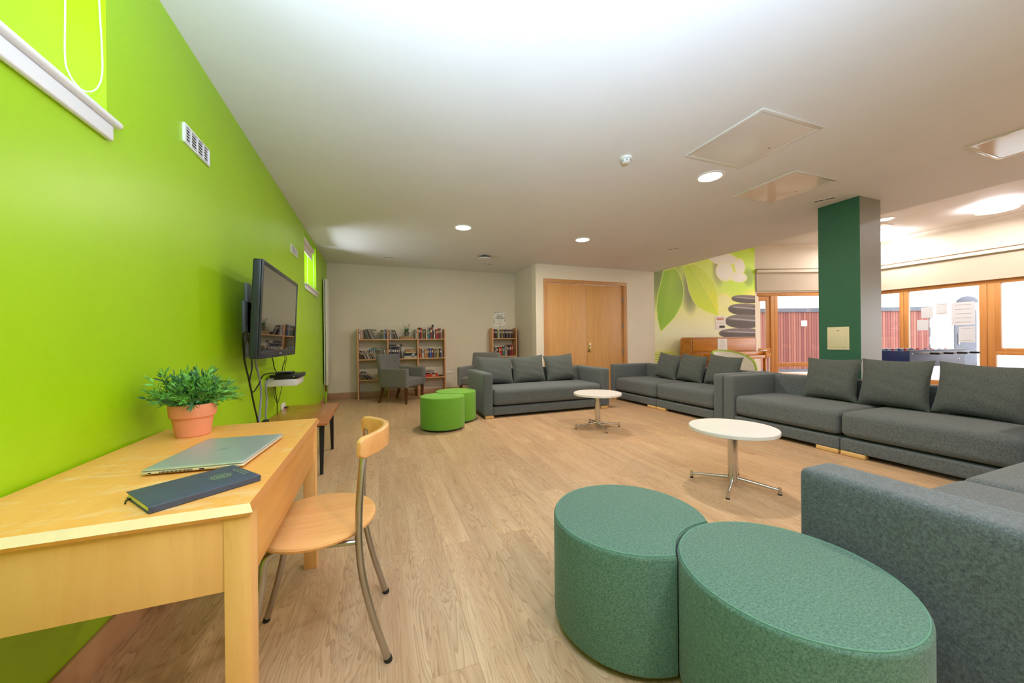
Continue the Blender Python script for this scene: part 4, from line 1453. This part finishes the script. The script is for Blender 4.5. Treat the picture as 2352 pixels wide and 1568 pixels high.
# ------------------------------------------------------------------ armchairs
def armchair():
    t = thing('armchair', '', 'armchair', (0, 0, 0), group='grey tub armchairs')
    # local: faces -y
    MB().soft(-0.24, 0.24, -0.30, 0.22, 0.30, 0.455, 0.04, 0.02, n=10).build('seat', M_ARMCH, t)
    for s in (-1, 1):
        x0, x1 = (0.235, 0.315) if s > 0 else (-0.315, -0.235)
        b = MB().soft(x0, x1, -0.315, 0.28, 0.29, 0.645, 0.025, n=10)
        b.build('arm', M_ARMCH, t)
    mb = Matrix.Translation((0, 0.235, 0.30)) @ Matrix.Rotation(R(-10), 4, 'X')
    bk_ = MB().soft(-0.30, 0.30, -0.055, 0.055, 0, 0.605, 0.035, n=12, mtx=mb).build('backrest', M_ARMCH, t)
    for (x, z) in ((-0.12, 0.46), (0.12, 0.46), (0.0, 0.30), (-0.2, 0.30), (0.2, 0.30)):
        m2 = mb @ Matrix.Translation((x, -0.055, z)) @ Matrix.Rotation(PI/2, 4, 'X')
        MB().lathe([(0, 0.006), (0.010, 0.004), (0.012, -0.002), (0, -0.002)], n=12, mtx=m2).build('button', M_INK, bk_)
    for sx in (-1, 1):
        for sy in (-1, 1):
            x, y = 0.26*sx, (-0.26 if sy < 0 else 0.23)
            dy = 0.0 if sy < 0 else 0.10
            b = MB()
            a0, a1 = 0.024, 0.015
            b.poly([(x-a1, y+dy-a1, 0), (x+a1, y+dy-a1, 0), (x+a1, y+dy+a1, 0), (x-a1, y+dy+a1, 0), (x-a0, y-a0, 0.32), (x+a0, y-a0, 0.32), (x+a0, y+a0, 0.32), (x-a0, y+a0, 0.32)],
                   [(3, 2, 1, 0), (4, 5, 6, 7), (0, 1, 5, 4), (1, 2, 6, 5), (2, 3, 7, 6), (3, 0, 4, 7)])
            b.build('leg', M_DKWOOD, t)
    return t


ac = armchair()
ac.location = (0.435, 7.14, 0)
ac.rotation_euler = (0, 0, math.atan2(0.77, 0.63))
ac['label'] = 'grey upholstered armchair in front of the wide bookcase'
dup(ac, (1.83, 6.72, 0), R(-42), 'grey upholstered armchair half hidden behind the alcove sofa')

# ------------------------------------------------------------------ mural
MU = thing('mural', 'printed wall mural of green leaves and stacked dark stones', 'mural', (0, 0, 0))


def sm(e0, e1, x):
    t = max(0.0, min(1.0, (x-e0)/(e1-e0)))
    return t*t*(3-2*t)


def mixc(a, b, t):
    return tuple(a[i]+(b[i]-a[i])*t for i in range(3))


def poly_sd(P, x, y):
    """signed distance to a closed polygon (negative inside)"""
    d = 1e9
    ins = False
    n = len(P)
    for i in range(n):
        x0, y0 = P[i]
        x1, y1 = P[(i+1) % n]
        ex, ey = x1-x0, y1-y0
        wx, wy = x-x0, y-y0
        t = max(0, min(1, (wx*ex+wy*ey)/(ex*ex+ey*ey)))
        d = min(d, math.hypot(wx-ex*t, wy-ey*t))
        if (y0 > y) != (y1 > y) and x < (x1-x0)*(y-y0)/(y1-y0)+x0:
            ins = not ins
    return -d if ins else d


def seg_d(a, b, x, y):
    ex, ey = b[0]-a[0], b[1]-a[1]
    t = max(0, min(1, ((x-a[0])*ex+(y-a[1])*ey)/(ex*ex+ey*ey)))
    return math.hypot(x-a[0]-ex*t, y-a[1]-ey*t)


LEAF1 = [(6.393, 2.762), (6.31, 2.504), (6.213, 2.205), (6.17, 1.91), (6.193, 1.638), (6.243, 1.428), (6.294, 1.298), (6.429, 1.408), (6.58, 1.526), (6.718, 1.645), (6.845, 1.808), (6.944, 1.972), (7.003, 2.147), (7.024, 2.278), (6.98, 2.515), (6.857, 2.746), (6.762, 2.859), (6.624, 2.822)]
LEAF2 = [(7.013, 2.907), (7.094, 2.607), (7.175, 2.305), (7.301, 2.069), (7.458, 1.919), (7.752, 1.803), (8.022, 1.729), (8.169, 1.704), (8.147, 1.867), (8.134, 2.071), (8.122, 2.274), (8.087, 2.408), (8.034, 2.542), (7.95, 2.639), (7.855, 2.735), (7.618, 2.9), (7.328, 3.003)]
VEIN1 = [(6.616, 2.807), (6.564, 2.388), (6.449, 1.875), (6.302, 1.313)]
VEIN2 = [(7.155, 2.937), (7.467, 2.56), (7.846, 2.13), (8.151, 1.72)]
BOKEH = [(8.351, 3.173, 0.515, 0.164), (8.393, 2.851, 0.32, 0.252), (8.929, 3.015, 0.203, 0.214), (8.886, 2.733, 0.318, 0.14), (8.383, 2.1, 0.251, 0.205)]
STONES = [(9.24, 2.168, 0.618, 0.108), (9.17, 1.893, 0.671, 0.155), (9.082, 1.576, 0.693, 0.183), (9.028, 1.264, 0.862, 0.136)]


def mural_col(x, z):
    # x, z in metres on the wall
    c = mixc((232, 224, 172), (186, 204, 84), sm(1.2, 2.6, z))
    c = mixc(c, (108, 118, 62), sm(1.55, 2.55, z)*(1-sm(6.3, 7.2, x))*0.9)
    d = math.hypot((x-7.22)/0.32, (z-2.35)/0.75)
    c = mixc(c, (106, 108, 72), (1-sm(0.3, 1.1, d))*0.85)
    d = math.hypot((x-8.2)/0.28, (z-2.9)/0.5)
    c = mixc(c, (112, 106, 84), (1-sm(0.3, 1.1, d))*0.8)
    c = mixc(c, (172, 214, 46), sm(8.0, 8.7, x)*sm(2.0, 2.5, z)*0.85)
    c = mixc(c, (236, 216, 140), sm(8.9, 9.4, x)*(1-sm(2.2, 2.6, z))*0.6)
    d = math.hypot((x-9.25)/0.3, (z-2.75)/0.35)
    c = mixc(c, (104, 128, 30), (1-sm(0.3, 1.0, d))*0.7)
    for (bx_, bz_, rx, rz_) in BOKEH:
        d = math.hypot((x-bx_)/rx, (z-bz_)/rz_)
        if bz_ < 2.4:
            c = mixc(c, (230, 218, 150), (1-sm(0.5, 1.2, d))*0.8)
        else:
            c = mixc(c, (236, 222, 196), 1-sm(0.85, 1.08, d))
            c = mixc(c, (206, 206, 140), (sm(0.8, 0.95, d))*(1-sm(0.98, 1.1, d))*0.35)
    # grass at the lower left
    if z < 0.95 and x < 7.0:
        g = 0.5+0.5*math.sin(z*110+math.sin(x*6)*2)
        c = mixc(c, (150, 180, 40), g*(1-sm(0.75, 0.95, z))*(1-sm(6.5, 7.0, x)))
    for P, V, ca, cb_ in ((LEAF1, VEIN1, (128, 170, 8), (146, 178, 30)), (LEAF2, VEIN2, (206, 206, 16), (176, 196, 50))):
        sd = poly_sd(P, x, z)
        if sd < 0.012:
            f = sm(P[0][1]-1.3, P[0][1], z)
            lc = mixc(ca, cb_, f)
            side = 0.0
            vx = V[0][0]+(V[-1][0]-V[0][0])*(z-V[0][1])/(V[-1][1]-V[0][1])
            lc = mixc(lc, (116, 160, 6) if P is LEAF1 else (160, 194, 20), 0.45 if x < vx else 0.0)
            if P is LEAF1:
                lc = mixc(lc, (96, 118, 50), 0.5*sm(0.0, 0.5, x-vx)*sm(1.9, 2.4, z))
            dv_ = min(seg_d(V[i], V[i+1], x, z) for i in range(len(V)-1))
            lc = mixc(lc, (150, 176, 60), (1-sm(0.0, 0.014, dv_))*0.8)
            rib = abs(math.sin((z-abs(x-vx)*0.8)*22))
            lc = mixc(lc, (140, 180, 60), 0.10*(1-rib))
            edge = sm(-0.03, -0.006, sd)
            lc = mixc(lc, (206, 220, 120), edge*0.8)
            c = mixc(c, lc, 1-sm(-0.002, 0.012, sd))
    for (sx_, sz_, rx, rz_) in STONES:
        u, v = (x-sx_)/rx, (z-sz_)/rz_
        d = (abs(u)**2.3+abs(v)**2.3)**(1/2.3)
        if d < 1.06:
            lc = mixc((70, 60, 50), (104, 94, 90), sm(-0.2, 0.9, v))
            lc = mixc(lc, (176, 166, 176), (1-sm(0.0, 0.22, abs(v-0.42+0.35*(1+u)*0.5)))*sm(-0.95, -0.55, u)*0.75)
            c = mixc(c, lc, 1-sm(0.97, 1.04, d))
    return c


MX0, MX1, MZ0, MZ1 = 6.112, 9.492, 0.5, 3.6
NXm, NZm = 330, 300
vs, cols, fs = [], [], []
for j in range(NZm+1):
    for i in range(NXm+1):
        x = MX0+(MX1-MX0)*i/NXm
        z = MZ0+(MZ1-MZ0)*j/NZm
        vs.append((x, YD-0.003, z))
        cols.append(tuple(min(0.9, q*1.45) for q in lin(mural_col(x, z))[:3])+(1.0,))
for j in range(NZm):
    for i in range(NXm):
        a = j*(NXm+1)+i
        fs.append((a, a+1, a+NXm+2, a+NXm+1))
me = bpy.data.meshes.new('print')
me.from_pydata(vs, [], fs)
at = me.color_attributes.new('print', 'FLOAT_COLOR', 'POINT')
at.data.foreach_set('color', [q for c in cols for q in c])
t = NT('mural_print')
va = t.n('ShaderNodeVertexColor', layer_name='print')
t.l(va.outputs[0], t.b.inputs['Base Color'])
t.b.inputs['Roughness'].default_value = 0.5
me.materials.append(t.m)
o = bpy.data.objects.new('print', me)
C.objects.link(o)
o.parent = MU
MB().box(MX0, MX1, YD-0.0025, YD-0.0002, MZ0, MZ1).build('backing_sheet', M_PAPER, MU)


def sheet(name, label, loc, w, h, lines, rz=0.0, extra=None, group=None, pm=None):
    t = thing(name, label, 'paper', loc, rz, group)
    MB().box(-w/2, w/2, -0.003, 0, -h/2, h/2).build('sheet', pm or M_PAPER, t)
    if lines:
        b = MB()
        for k in range(lines):
            z = h*0.38-k*h*0.76/max(1, lines-1)
            ww = w*(0.18 if k in (1, 2) and lines > 5 else 0.34)
            b.box(-ww, ww, -0.0042, -0.003, z-h*0.010, z+h*0.010)
        b.build('printed_lines', M_INKG, t)
    if extra:
        extra(t, w, h)
    return t


def ex_mural(t, w, h):
    MB().box(-w*0.36, w*0.30, -0.0044, -0.003, h*0.20, h*0.36).build('red_heading', M_INKR, t)
    MB().box(-w*0.12, w*0.40, -0.0044, -0.003, -h*0.36, -h*0.20).build('dark_block', M_INK, t)


sheet('notice', 'white notice with red heading stuck on the mural beside the stones', (8.215, YD-0.006, 1.53), 0.36, 0.345, 3, 0, ex_mural)

# ------------------------------------------------------------------ piano
pn = thing('piano', 'golden wooden upright piano in front of the mural', 'piano', (6.74, 6.30, 0))
PW = 2.125
b = MB()
P = []
m = Matrix(((1, 0, 0, 0), (0, 0, 1, 0), (0, 1, 0, 0), (0, 0, 0, 1)))
rr = 0.07
P = [(0, 0.80), (PW, 0.80)]
for k in range(7):
    a = k/6*PI/2
    P.append((PW-rr+rr*math.cos(a), 1.165-rr+rr*math.sin(a)))
for k in range(7):
    a = PI/2+k/6*PI/2
    P.append((rr+rr*math.cos(a), 1.165-rr+rr*math.sin(a)))
b.prism(P, 0.0, 0.32, mtx=m)
b.build('upper_case', M_PIANO, pn)
MB().box(0.022, PW-0.022, -0.003, 0.003, 0.818, 1.142, 0.002).build('shadow_line', M_INK, pn)  # dark backing that shows as a painted shadow line around the front board
MB().box(0.03, PW-0.03, -0.008, 0.003, 0.825, 1.135, 0.004).build('front_board', M_PIANO, pn)
MB().box(0, PW, 0.03, 0.32, 0.0, 0.80, 0.004).build('lower_case', M_PIANO, pn)
MB().box(0.02, PW-0.02, -0.26, 0.05, 0.64, 0.72, 0.008).build('key_bed', M_PIANO, pn)
MB().box(0.05, PW-0.05, -0.20, 0.04, 0.72, 0.805, 0.012).build('fallboard', M_PIANO, pn)
for x in (0.0, PW-0.05):
    MB().soft(x, x+0.055, -0.27, 0.04, 0.63, 0.80, 0.02, n=6).build('cheek', M_PIANO, pn)
    MB().box(x+0.002, x+0.052, -0.25, -0.19, 0, 0.64, 0.006).build('leg', M_PIANO, pn)
    MB().box(x+0.002, x+0.052, -0.25, 0.10, 0.0, 0.05, 0.006).build('toe_block', M_PIANO, pn)
for k in range(3):
    MB().box(PW/2-0.12+k*0.09, PW/2-0.08+k*0.09, -0.06, 0.04, 0.05, 0.065, 0.004).build('pedal', M_BRASS, pn)
sheet('notice', 'white typed sheet taped to the front of the piano', (6.74+0.955, 6.30-0.010, 0.968), 0.31, 0.325, 9)

# tub chair
tc_ = thing('tub_chair', 'white tub chair with lime edging between sofa and piano', 'chair', (7.02, 5.42, 0))


def arc_shell(r0, r1, z0, ztop, a0, a1, n=28):
    b = MB()
    vs, fs = [], []
    for i in range(n+1):
        t = i/n
        a = a0+(a1-a0)*t
        zt = z0+(ztop-z0)*math.sin(PI*t)**0.35 if 0 < t < 1 else z0+0.02
        for r, z in ((r0, z0), (r0*1.04, zt), (r1*1.04, zt), (r1, z0)):
            vs.append((r*math.cos(a), r*math.sin(a), z))
    for i in range(n):
        for k in range(4):
            fs.append((i*4+k, i*4+(k+1) % 4, i*4+4+(k+1) % 4, i*4+4+k))
    fs += [(0, 1, 2, 3), (n*4+3, n*4+2, n*4+1, n*4)]
    b.poly(vs, fs)
    rim = [Vector(((r0+r1)/2*1.04*math.cos(a0+(a1-a0)*i/n), (r0+r1)/2*1.04*math.sin(a0+(a1-a0)*i/n), (z0+(ztop-z0)*math.sin(PI*i/n)**0.35 if 0 < i < n else z0+0.02))) for i in range(n+1)]
    return b, rim


b, rim = arc_shell(0.40, 0.44, 0.36, 0.86, R(-20), R(190))
sh_ = b.build('shell', M_TUBW, tc_)
MB().tube(rim, 0.024, 10).build('lime_edging', M_TUBG, sh_)
MB().lathe([(0, 0.34), (0.40, 0.34), (0.42, 0.38), (0.40, 0.45), (0, 0.46)], n=40).build('seat', M_TUBW, tc_)
MB().lathe([(0, 0.0), (0.26, 0.0), (0.26, 0.015), (0.035, 0.04), (0.035, 0.34), (0, 0.34)], n=32).build('pedestal', M_CHROME, tc_)

# ------------------------------------------------------------------ column
cl = sroot('column', 'dark green square column with one grey side', 'column')
b = MB().box(5.095, 5.50, 2.425, 2.835, 0, HC)
o = b.build('column_shaft', [M_COLG, M_COLW], cl, smooth=0)
for p in o.data.polygons:
    if p.normal.y < -0.5:
        p.material_index = 1
ap = thing('access_panel', 'cream square access panel on the green column', 'panel', (5.095, 2.636, 1.112))
MB().box(-0.010, 0, -0.108, 0.110, -0.135, 0.135, 0.006, 3).build('frame', M_PANELC, ap)
MB().box(-0.0125, -0.009, -0.08, 0.082, -0.105, 0.105, 0.001).build('door', M_PANELC, ap)
MB().box(-0.0135, -0.011, -0.012, 0.012, 0.088, 0.094).build('finger_slot', M_INK, ap)


# ------------------------------------------------------------------ ceiling fittings
def downlight(label, x, y, z=HC, r=0.105, watt=16, warm=WARM):
    t = thing('downlight', label, 'ceiling light', (x, y, z), group='recessed downlights')
    MB().lathe([(r+0.022, 0), (r+0.022, -0.006), (r, -0.009), (r-0.004, -0.004), (r-0.004, 0)], n=40).build('trim_ring', M_WHITE, t)
    MB().lathe([(0, -0.0065), (r-0.003, -0.006)], n=40).build('diffuser', M_LIT, t)
    o = lamp('downlight_beam', 'AREA', (x, y, z-0.014), watt, warm, (0, 0, -1), 2*r)
    return t


downlight('round downlight in the ceiling toward the wide bookcase', 1.135, 4.942)
downlight('round downlight in the ceiling in front of the double doors', 3.053, 4.943)
downlight('round downlight beside the square ceiling panels', 3.072, 2.627)
for x, y in ((1.2, -1.0), (3.1, -0.6), (4.9, -0.6)):
    lamp('downlight_beam', 'AREA', (x, y, HC-0.014), 16, WARM, (0, 0, -1), 0.21)


def ceiling_panel(label, x0, x1, y0, y1):
    t = thing('ceiling_panel', label, 'ceiling panel', ((x0+x1)/2, (y0+y1)/2, HC), group='square ceiling access panels')
    w, h = (x1-x0)/2, (y1-y0)/2
    b = MB()
    f = 0.03
    b.box(-w, w, -h, -h+f, -0.010, 0, 0.002).box(-w, w, h-f, h, -0.010, 0, 0.002).box(-w, -w+f, -h+f, h-f, -0.010, 0, 0.002).box(w-f, w, -h+f, h-f, -0.010, 0, 0.002)
    b.build('frame', M_GLOSSC, t)
    MB().box(-w+f+0.003, w-f-0.003, -h+f+0.003, h-f-0.003, -0.008, 0).build('panel', M_GLOSSC, t)
    MB().lathe([(0, -0.010), (0.010, -0.010), (0.010, -0.008)], (w-0.10, 0, 0), 14).build('lock', M_GREYMET, t)


ceiling_panel('large square ceiling panel behind the downlight, nearest the middle', 2.512, 3.176, 1.717, 2.402)
ceiling_panel('square ceiling panel reflecting the windows, beside the green column', 3.731, 4.36, 2.25, 2.902)
ceiling_panel('square ceiling panel cut by the right edge of the picture', 4.655, 5.262, 0.90, 1.512)
sd_ = thing('smoke_detector', 'white smoke detector on the low ceiling', 'smoke detector', (2.055, 2.60, HC))
MB().lathe([(0, 0), (0.052, 0), (0.052, -0.016), (0.046, -0.020), (0, -0.020)], n=32).build('base', M_PLASTIC, sd_)
MB().lathe([(0, -0.020), (0.036, -0.020), (0.034, -0.042), (0.026, -0.048), (0, -0.050)], n=32).build('chamber', M_PLASTIC, sd_)
for k in range(6):
    a = k*PI/3
    MB().box(0.030, 0.036, -0.006, 0.006, -0.038, -0.024, mtx=Matrix.Rotation(a, 4, 'Z')).build('slot', M_GREYMET, sd_)
dm = thing('motion_sensor', 'black and white domed sensor on the ceiling by the alcove', 'sensor', (1.889, 6.48, HC))
MB().lathe([(0, 0), (0.05, 0), (0.05, -0.02), (0.11, -0.028), (0.115, -0.036), (0, -0.036)], n=32).build('housing', M_BLACK, dm)
MB().lathe([(0.112, -0.036), (0.10, -0.052), (0.05, -0.060), (0, -0.062)], n=32).build('dome', M_PLASTIC, dm)


def slot_vent(label, p0, p1):
    p0, p1 = Vector(p0), Vector(p1)
    d = p1-p0
    t = thing('ceiling_vent', label, 'ceiling vent', (*((p0+p1)/2), HC), math.atan2(d.y, d.x), 'small twin slot ceiling vents')
    L_ = d.length/2
    MB().box(-L_, L_, -0.03, 0.03, -0.004, 0, 0.001).build('plate', M_CEIL, t)
    MB().box(-L_*0.85, -L_*0.12, -0.012, 0.012, -0.0055, -0.003).build('slot', M_INK, t)
    MB().box(L_*0.12, L_*0.85, -0.012, 0.012, -0.0055, -0.003).build('slot', M_INK, t)


slot_vent('twin slot ceiling vent above the left end of the bookcase', (0.105, 7.10), (0.31, 7.13))
slot_vent('twin slot ceiling vent just behind the domed sensor', (2.02, 7.11), (2.24, 7.09))
slot_vent('twin slot ceiling vent near the mural', (4.83, 5.02), (4.94, 4.86))
slot_vent('twin slot ceiling vent in front of the green column', (4.795, 2.72), (4.885, 2.53))


def pendant(label, x, y, z, r):
    t = thing('disc_light', label, 'ceiling light', (x, y, HU), group='disc uplighters in the high ceiling')
    MB().lathe([(0, 0), (0.05, 0), (0.05, -0.02), (0.012, -0.025), (0.012, z-HU+0.03), (0, z-HU+0.03)], n=24).build('stem', M_WHITE, t)
    MB().lathe([(0, z-HU+0.03), (r*0.98, z-HU+0.03), (r, z-HU+0.02), (r, z-HU)], n=40).build('housing', M_WHITE, t)
    MB().lathe([(0, z-HU-0.002), (r, z-HU)], n=40).build('diffuser', M_LIT, t)
    lamp('disc_light_uplight', 'AREA', (x, y, z+0.045), 26, COOL, (0, 0, 1), 2*r)
    lamp('disc_light_beam', 'AREA', (x, y, z-0.012), 10, COOL, (0, 0, -1), 2*r)


pendant('glowing disc light under the high ceiling at the right edge', 11.05, 3.19, 3.51, 0.26)
pendant('glowing disc light half hidden behind the green column', 11.55, 5.03, 3.50, 0.26)
for x, y in ((8.6, 3.0), (8.6, 0.3), (11.05, 0.3)):
    lamp('disc_light_beam', 'AREA', (x, y, 3.49), 14, COOL, (0, 0, -1), 0.5)
downlight('small downlight in the high ceiling beside the column', 10.1, 4.37, HU, 0.12, 10)
tag(MB().box(10.2, 10.8, 4.55, 5.1, HU-0.012, HU, 0.003).build('ceiling_panel', M_GLOSSC), 'white square panel in the high ceiling beside the column', 'ceiling panel')

# ------------------------------------------------------------------ window walls
wa = sroot('window_3', 'pine framed windows beside the mural', 'window', WA0, math.atan2(WAD.y, WAD.x))
b = MB()
b.box(0, corner_s, 0.02, 0.12, 2.26, 2.36, 0.004)
b.box(0, 0.05, 0.02, 0.12, 0.10, 2.27, 0.004)
for s0, s1 in ((0.425, 0.52), (0.524, 0.62), (2.05, 2.15)):
    MB().box(s0, s1, 0.02, 0.12, 0.10, 2.27, 0.004).build('mullion', M_WINF, wa)
b.box(0, corner_s, 0.02, 0.12, 0.0, 0.10, 0.004)
b.box(corner_s-0.1, corner_s, 0.02, 0.12, 0.10, 2.27, 0.004)
b.build('window_frame', M_WINF, wa)
for s0, s1, z0, z1 in ((0.05, 0.425, 0.62, 0.73), (0.62, 2.05, 0.36, 0.465), (2.15, corner_s-0.1, 0.36, 0.465)):
    MB().box(s0, s1, 0.02, 0.12, z0, z1, 0.004).build('transom', M_WINF, wa)
b = MB()
b.box(0.05, 0.35, 0.045, 0.10, 2.13, 2.26, 0.004).box(0.335, 0.425, 0.045, 0.10, 0.73, 2.26, 0.004).box(0.05, 0.425, 0.03, 0.10, 0.73, 0.86, 0.004)
b.build('opening_sash', M_WINF, wa)
MB().tube([(0.10, 0.02, 0.80), (0.24, 0.0, 0.80), (0.30, 0.0, 0.80)], 0.012, 8).build('sash_handle', M_CHROME, wa)
for s0, s1, z0, z1 in ((0.05, 0.34, 0.86, 2.13), (0.05, 0.425, 0.1, 0.62), (0.62, 2.05, 0.465, 2.26), (0.62, 2.05, 0.1, 0.36), (2.15, corner_s-0.1, 0.1, 2.26)):
    MB().box(s0, s1, 0.068, 0.074, z0, z1).build('window_pane', M_GLASS, wa)


def blind(label, s0, s1, ztop, zbot, parent_loc, rz, zc):
    t = thing('roller_blind', label, 'roller blind', parent_loc, rz, 'cream blinds over the tall windows')
    MB().box(s0, s1, -0.09, -0.002, zc-0.075, zc, 0.004).build('pelmet', M_CREAM, t)
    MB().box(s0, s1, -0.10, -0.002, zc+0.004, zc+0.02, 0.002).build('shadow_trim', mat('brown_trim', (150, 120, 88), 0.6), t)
    MB().box(s0+0.01, s1-0.01, -0.030, -0.027, zbot, ztop).build('blind_fabric', M_BLIND, t)
    MB().box(s0+0.01, s1-0.01, -0.036, -0.022, zbot-0.012, zbot+0.012, 0.004).build('bottom_bar', M_BLIND, t)


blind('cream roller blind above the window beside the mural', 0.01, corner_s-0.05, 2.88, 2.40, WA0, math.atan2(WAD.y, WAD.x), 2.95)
mullB = [(5.07, 4.91), (3.79, 3.57), (2.35, 2.15), (0.95, 0.75), (-0.45, -0.65), (-1.85, -2.05)]
wb = sroot('window_4', 'pine framed windows along the right hand side', 'window', (XB, 0, 0))
b = MB()
b.box(0.02, 0.12, YN, cy_corner, 2.235, 2.34, 0.004).box(0.02, 0.12, YN, cy_corner, 0, 0.10, 0.004)
for y1, y0 in mullB:
    ym = (y0+y1)/2
    for ya, yb in ((y0, ym-0.003), (ym+0.003, y1)):
        MB().box(0.02, 0.12, ya, yb, 0.10, 2.24, 0.004).build('mullion', M_WINF, wb)
b.box(0.02, 0.12, cy_corner-0.1, cy_corner, 0.1, 2.24, 0.004)
b.build('window_frame', M_WINF, wb)
MB().box(0.02, 0.12, 2.35, 3.57, 0.72, 0.80, 0.004).build('transom', M_WINF, wb)
MB().box(0.02, 0.12, -0.45, 0.75, 0.72, 0.862, 0.004).build('transom', M_WINF, wb)
MB().box(0.02, 0.12, 3.50, 3.57, 0.80, 2.24, 0.004).box(0.02, 0.12, 2.35, 2.42, 0.80, 2.24, 0.004).box(0.02, 0.12, 2.42, 3.50, 0.80, 0.862, 0.004).build('opening_sash', M_WINF, wb)
MB().tube([(0.02, 3.18, 0.83), (-0.02, 3.17, 0.83), (-0.02, 3.04, 0.80)], 0.013, 8).build('sash_handle', M_CHROME, wb)
ys = [cy_corner-0.1]+[v for m2 in mullB for v in m2]+[YN]
for k in range(0, len(ys), 2):
    MB().box(0.068, 0.074, ys[k+1], ys[k], 0.1, 2.24).build('window_pane', M_GLASS, wb)
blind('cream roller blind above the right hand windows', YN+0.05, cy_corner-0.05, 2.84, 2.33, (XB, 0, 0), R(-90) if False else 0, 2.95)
bl = [o for o in C.objects if o.name.startswith('roller_blind') and o.get('label', '').endswith('right hand windows')][0]
bl.location = (XB, 0, 0)
bl.rotation_euler = (0, 0, R(-90))
for ch_ in bl.children:
    ch_.data.transform(Matrix.Scale(-1, 4, (1, 0, 0)))
    ch_.data.flip_normals()
# papers on the glass
for (y0, y1, z0, z1, lb, ln) in ((4.70, 4.50, 1.57, 1.825, 'sheet of paper high on the right windows, left most', 0), (4.77, 4.58, 1.276, 1.526, 'sheet of paper on the glass below the left most sheet', 0),
                                 (4.45, 4.27, 1.63, 1.90, 'pale paper on the glass beside the masonry corner', 2), (4.21, 3.86, 1.376, 1.89, 'large pale blue poster on the right window glass', 5),
                                 (4.10, 3.86, 0.985, 1.34, 'white sheet low on the glass under the pale blue poster', 2)):
    sheet('window_notice', lb, (XB+0.066, (y0+y1)/2, (z0+z1)/2), abs(y0-y1), z1-z0, ln, R(-90), None, 'papers taped to the right hand windows', M_THIN)

# ------------------------------------------------------------------ football table
ft = thing('football_table', 'blue and grey table football game behind the column sofa', 'football table', (8.26, 3.29, 0), R(-6))
FL, FW_, FH = 1.39, 0.74, 0.90
for y in (0, FW_-0.025):
    MB().box(0, FL, y, y+0.025, 0.62, FH-0.015, 0.002).build('side_panel', M_SLATE, ft)
for x in (-0.001, FL-0.025):
    MB().box(x, x+0.026, 0.002, FW_-0.002, 0.62, FH-0.015, 0.002).build('end_panel', M_BLUE, ft)
for y in (-0.01, FW_-0.05):
    MB().box(-0.01, FL+0.01, y, y+0.06, FH-0.015, FH+0.004, 0.003).build('top_rail', M_GREYMET, ft)
MB().box(0.02, FL-0.02, 0.02, FW_-0.02, 0.66, 0.68).build('pitch', bookmat('green'), ft)
MB().box(0.02, FL-0.02, 0.02, FW_-0.02, 0.62, 0.66).build('bottom', M_BLACK, ft)
for x in (0.04, FL-0.12):
    for y in (0.03, FW_-0.11):
        MB().box(x, x+0.08, y, y+0.08, 0, 0.62, 0.004).build('leg', M_BLACK, ft)
for k in range(8):
    x = 0.12+k*(FL-0.24)/7
    near = k % 2 == 0
    y0, y1 = (-0.30, FW_+0.12) if near else (-0.12, FW_+0.30)
    rd_ = MB().tube([(x, y0, FH-0.05), (x, y1, FH-0.05)], 0.008, 10).build('rod', M_CHROME, ft)
    yh = y0 if near else y1
    MB().tube([(x, yh, FH-0.05), (x, yh+(0.11 if near else -0.11), FH-0.05)], 0.017, 12).build('handle', M_RUBBER, rd_)
    for q in range(3):
        yy = 0.18+q*0.19
        MB().box(x-0.010, x+0.010, yy-0.012, yy+0.012, FH-0.12, FH+0.008, 0.004).build('player', M_RED if k % 2 else M_BLUE, rd_)
for x, z in ((0.06, 0.84), (0.72, 0.85), (1.2, 0.84), (1.3, 0.82), (1.18, 0.74), (1.24, 0.74)):
    MB().tube([(x, -0.004, z), (x, 0.002, z)], 0.009, 10).build('bolt', M_CHROME, ft)

# ------------------------------------------------------------------ outside
struct(MB().box(6, 40, -14, 26, -0.12, -0.065).build('ground', M_GROUND, smooth=0), 'pale paving outside the windows', 'ground')
ca = math.atan2(-0.35, 0.937)
fc = thing('timber_shed', 'red slatted timber building seen through the windows', 'building', (12.46, 8.90, -0.065), ca)
MB().box(-3.0, 6.12, 0, 0.3, 0.10, 2.10).build('slatted_wall', M_CLAD, fc, smooth=0)
MB().box(-3.0, 6.12, -0.05, 0.3, 2.10, 2.24).build('roof_edge', M_SLGREY, fc)
MB().box(-3.0, 6.12, -0.02, 0.3, 0.0, 0.10).build('plinth', M_SLGREY, fc)
MB().box(1.62, 1.82, -0.03, 0.01, 1.60, 1.80, 0.004).build('wall_light', M_WHITE, fc)
wb_ = thing('masonry_building', 'white block building behind the papers on the right windows', 'building', (18.25, 6.75, -0.065), ca)
MB().box(0, 12, -0.02, 0.4, 0.0, 4.2).build('block_wall', M_BLOCK, wb_, smooth=0)
d_ = MB().box(0.82, 1.58, -0.06, -0.02, 0.02, 2.12, 0.01).build('door', M_SLGREY, wb_)
MB().box(0.90, 0.94, -0.10, -0.06, 0.9, 1.3, 0.01).build('door_handle', M_CHROME, d_)
MB().lathe([(0.24, 0), (0.22, 0.10), (0.14, 0.19), (0, 0.23)], (1.10, -0.18, 2.36), 24).build('dome_lamp', M_SLGREY, wb_)
MB().box(1.02, 1.18, -0.20, -0.02, 2.30, 2.37, 0.01).build('lamp_bracket', M_SLGREY, wb_)
tag(MB().box(-0.3, 3.6, 0.35, 1.1, 2.42, 2.52).build('eave', M_SLGREY, None, loc=WA0, rz=math.atan2(WAD.y, WAD.x)+R(6)), 'grey roof eave outside above the far window', 'eave')
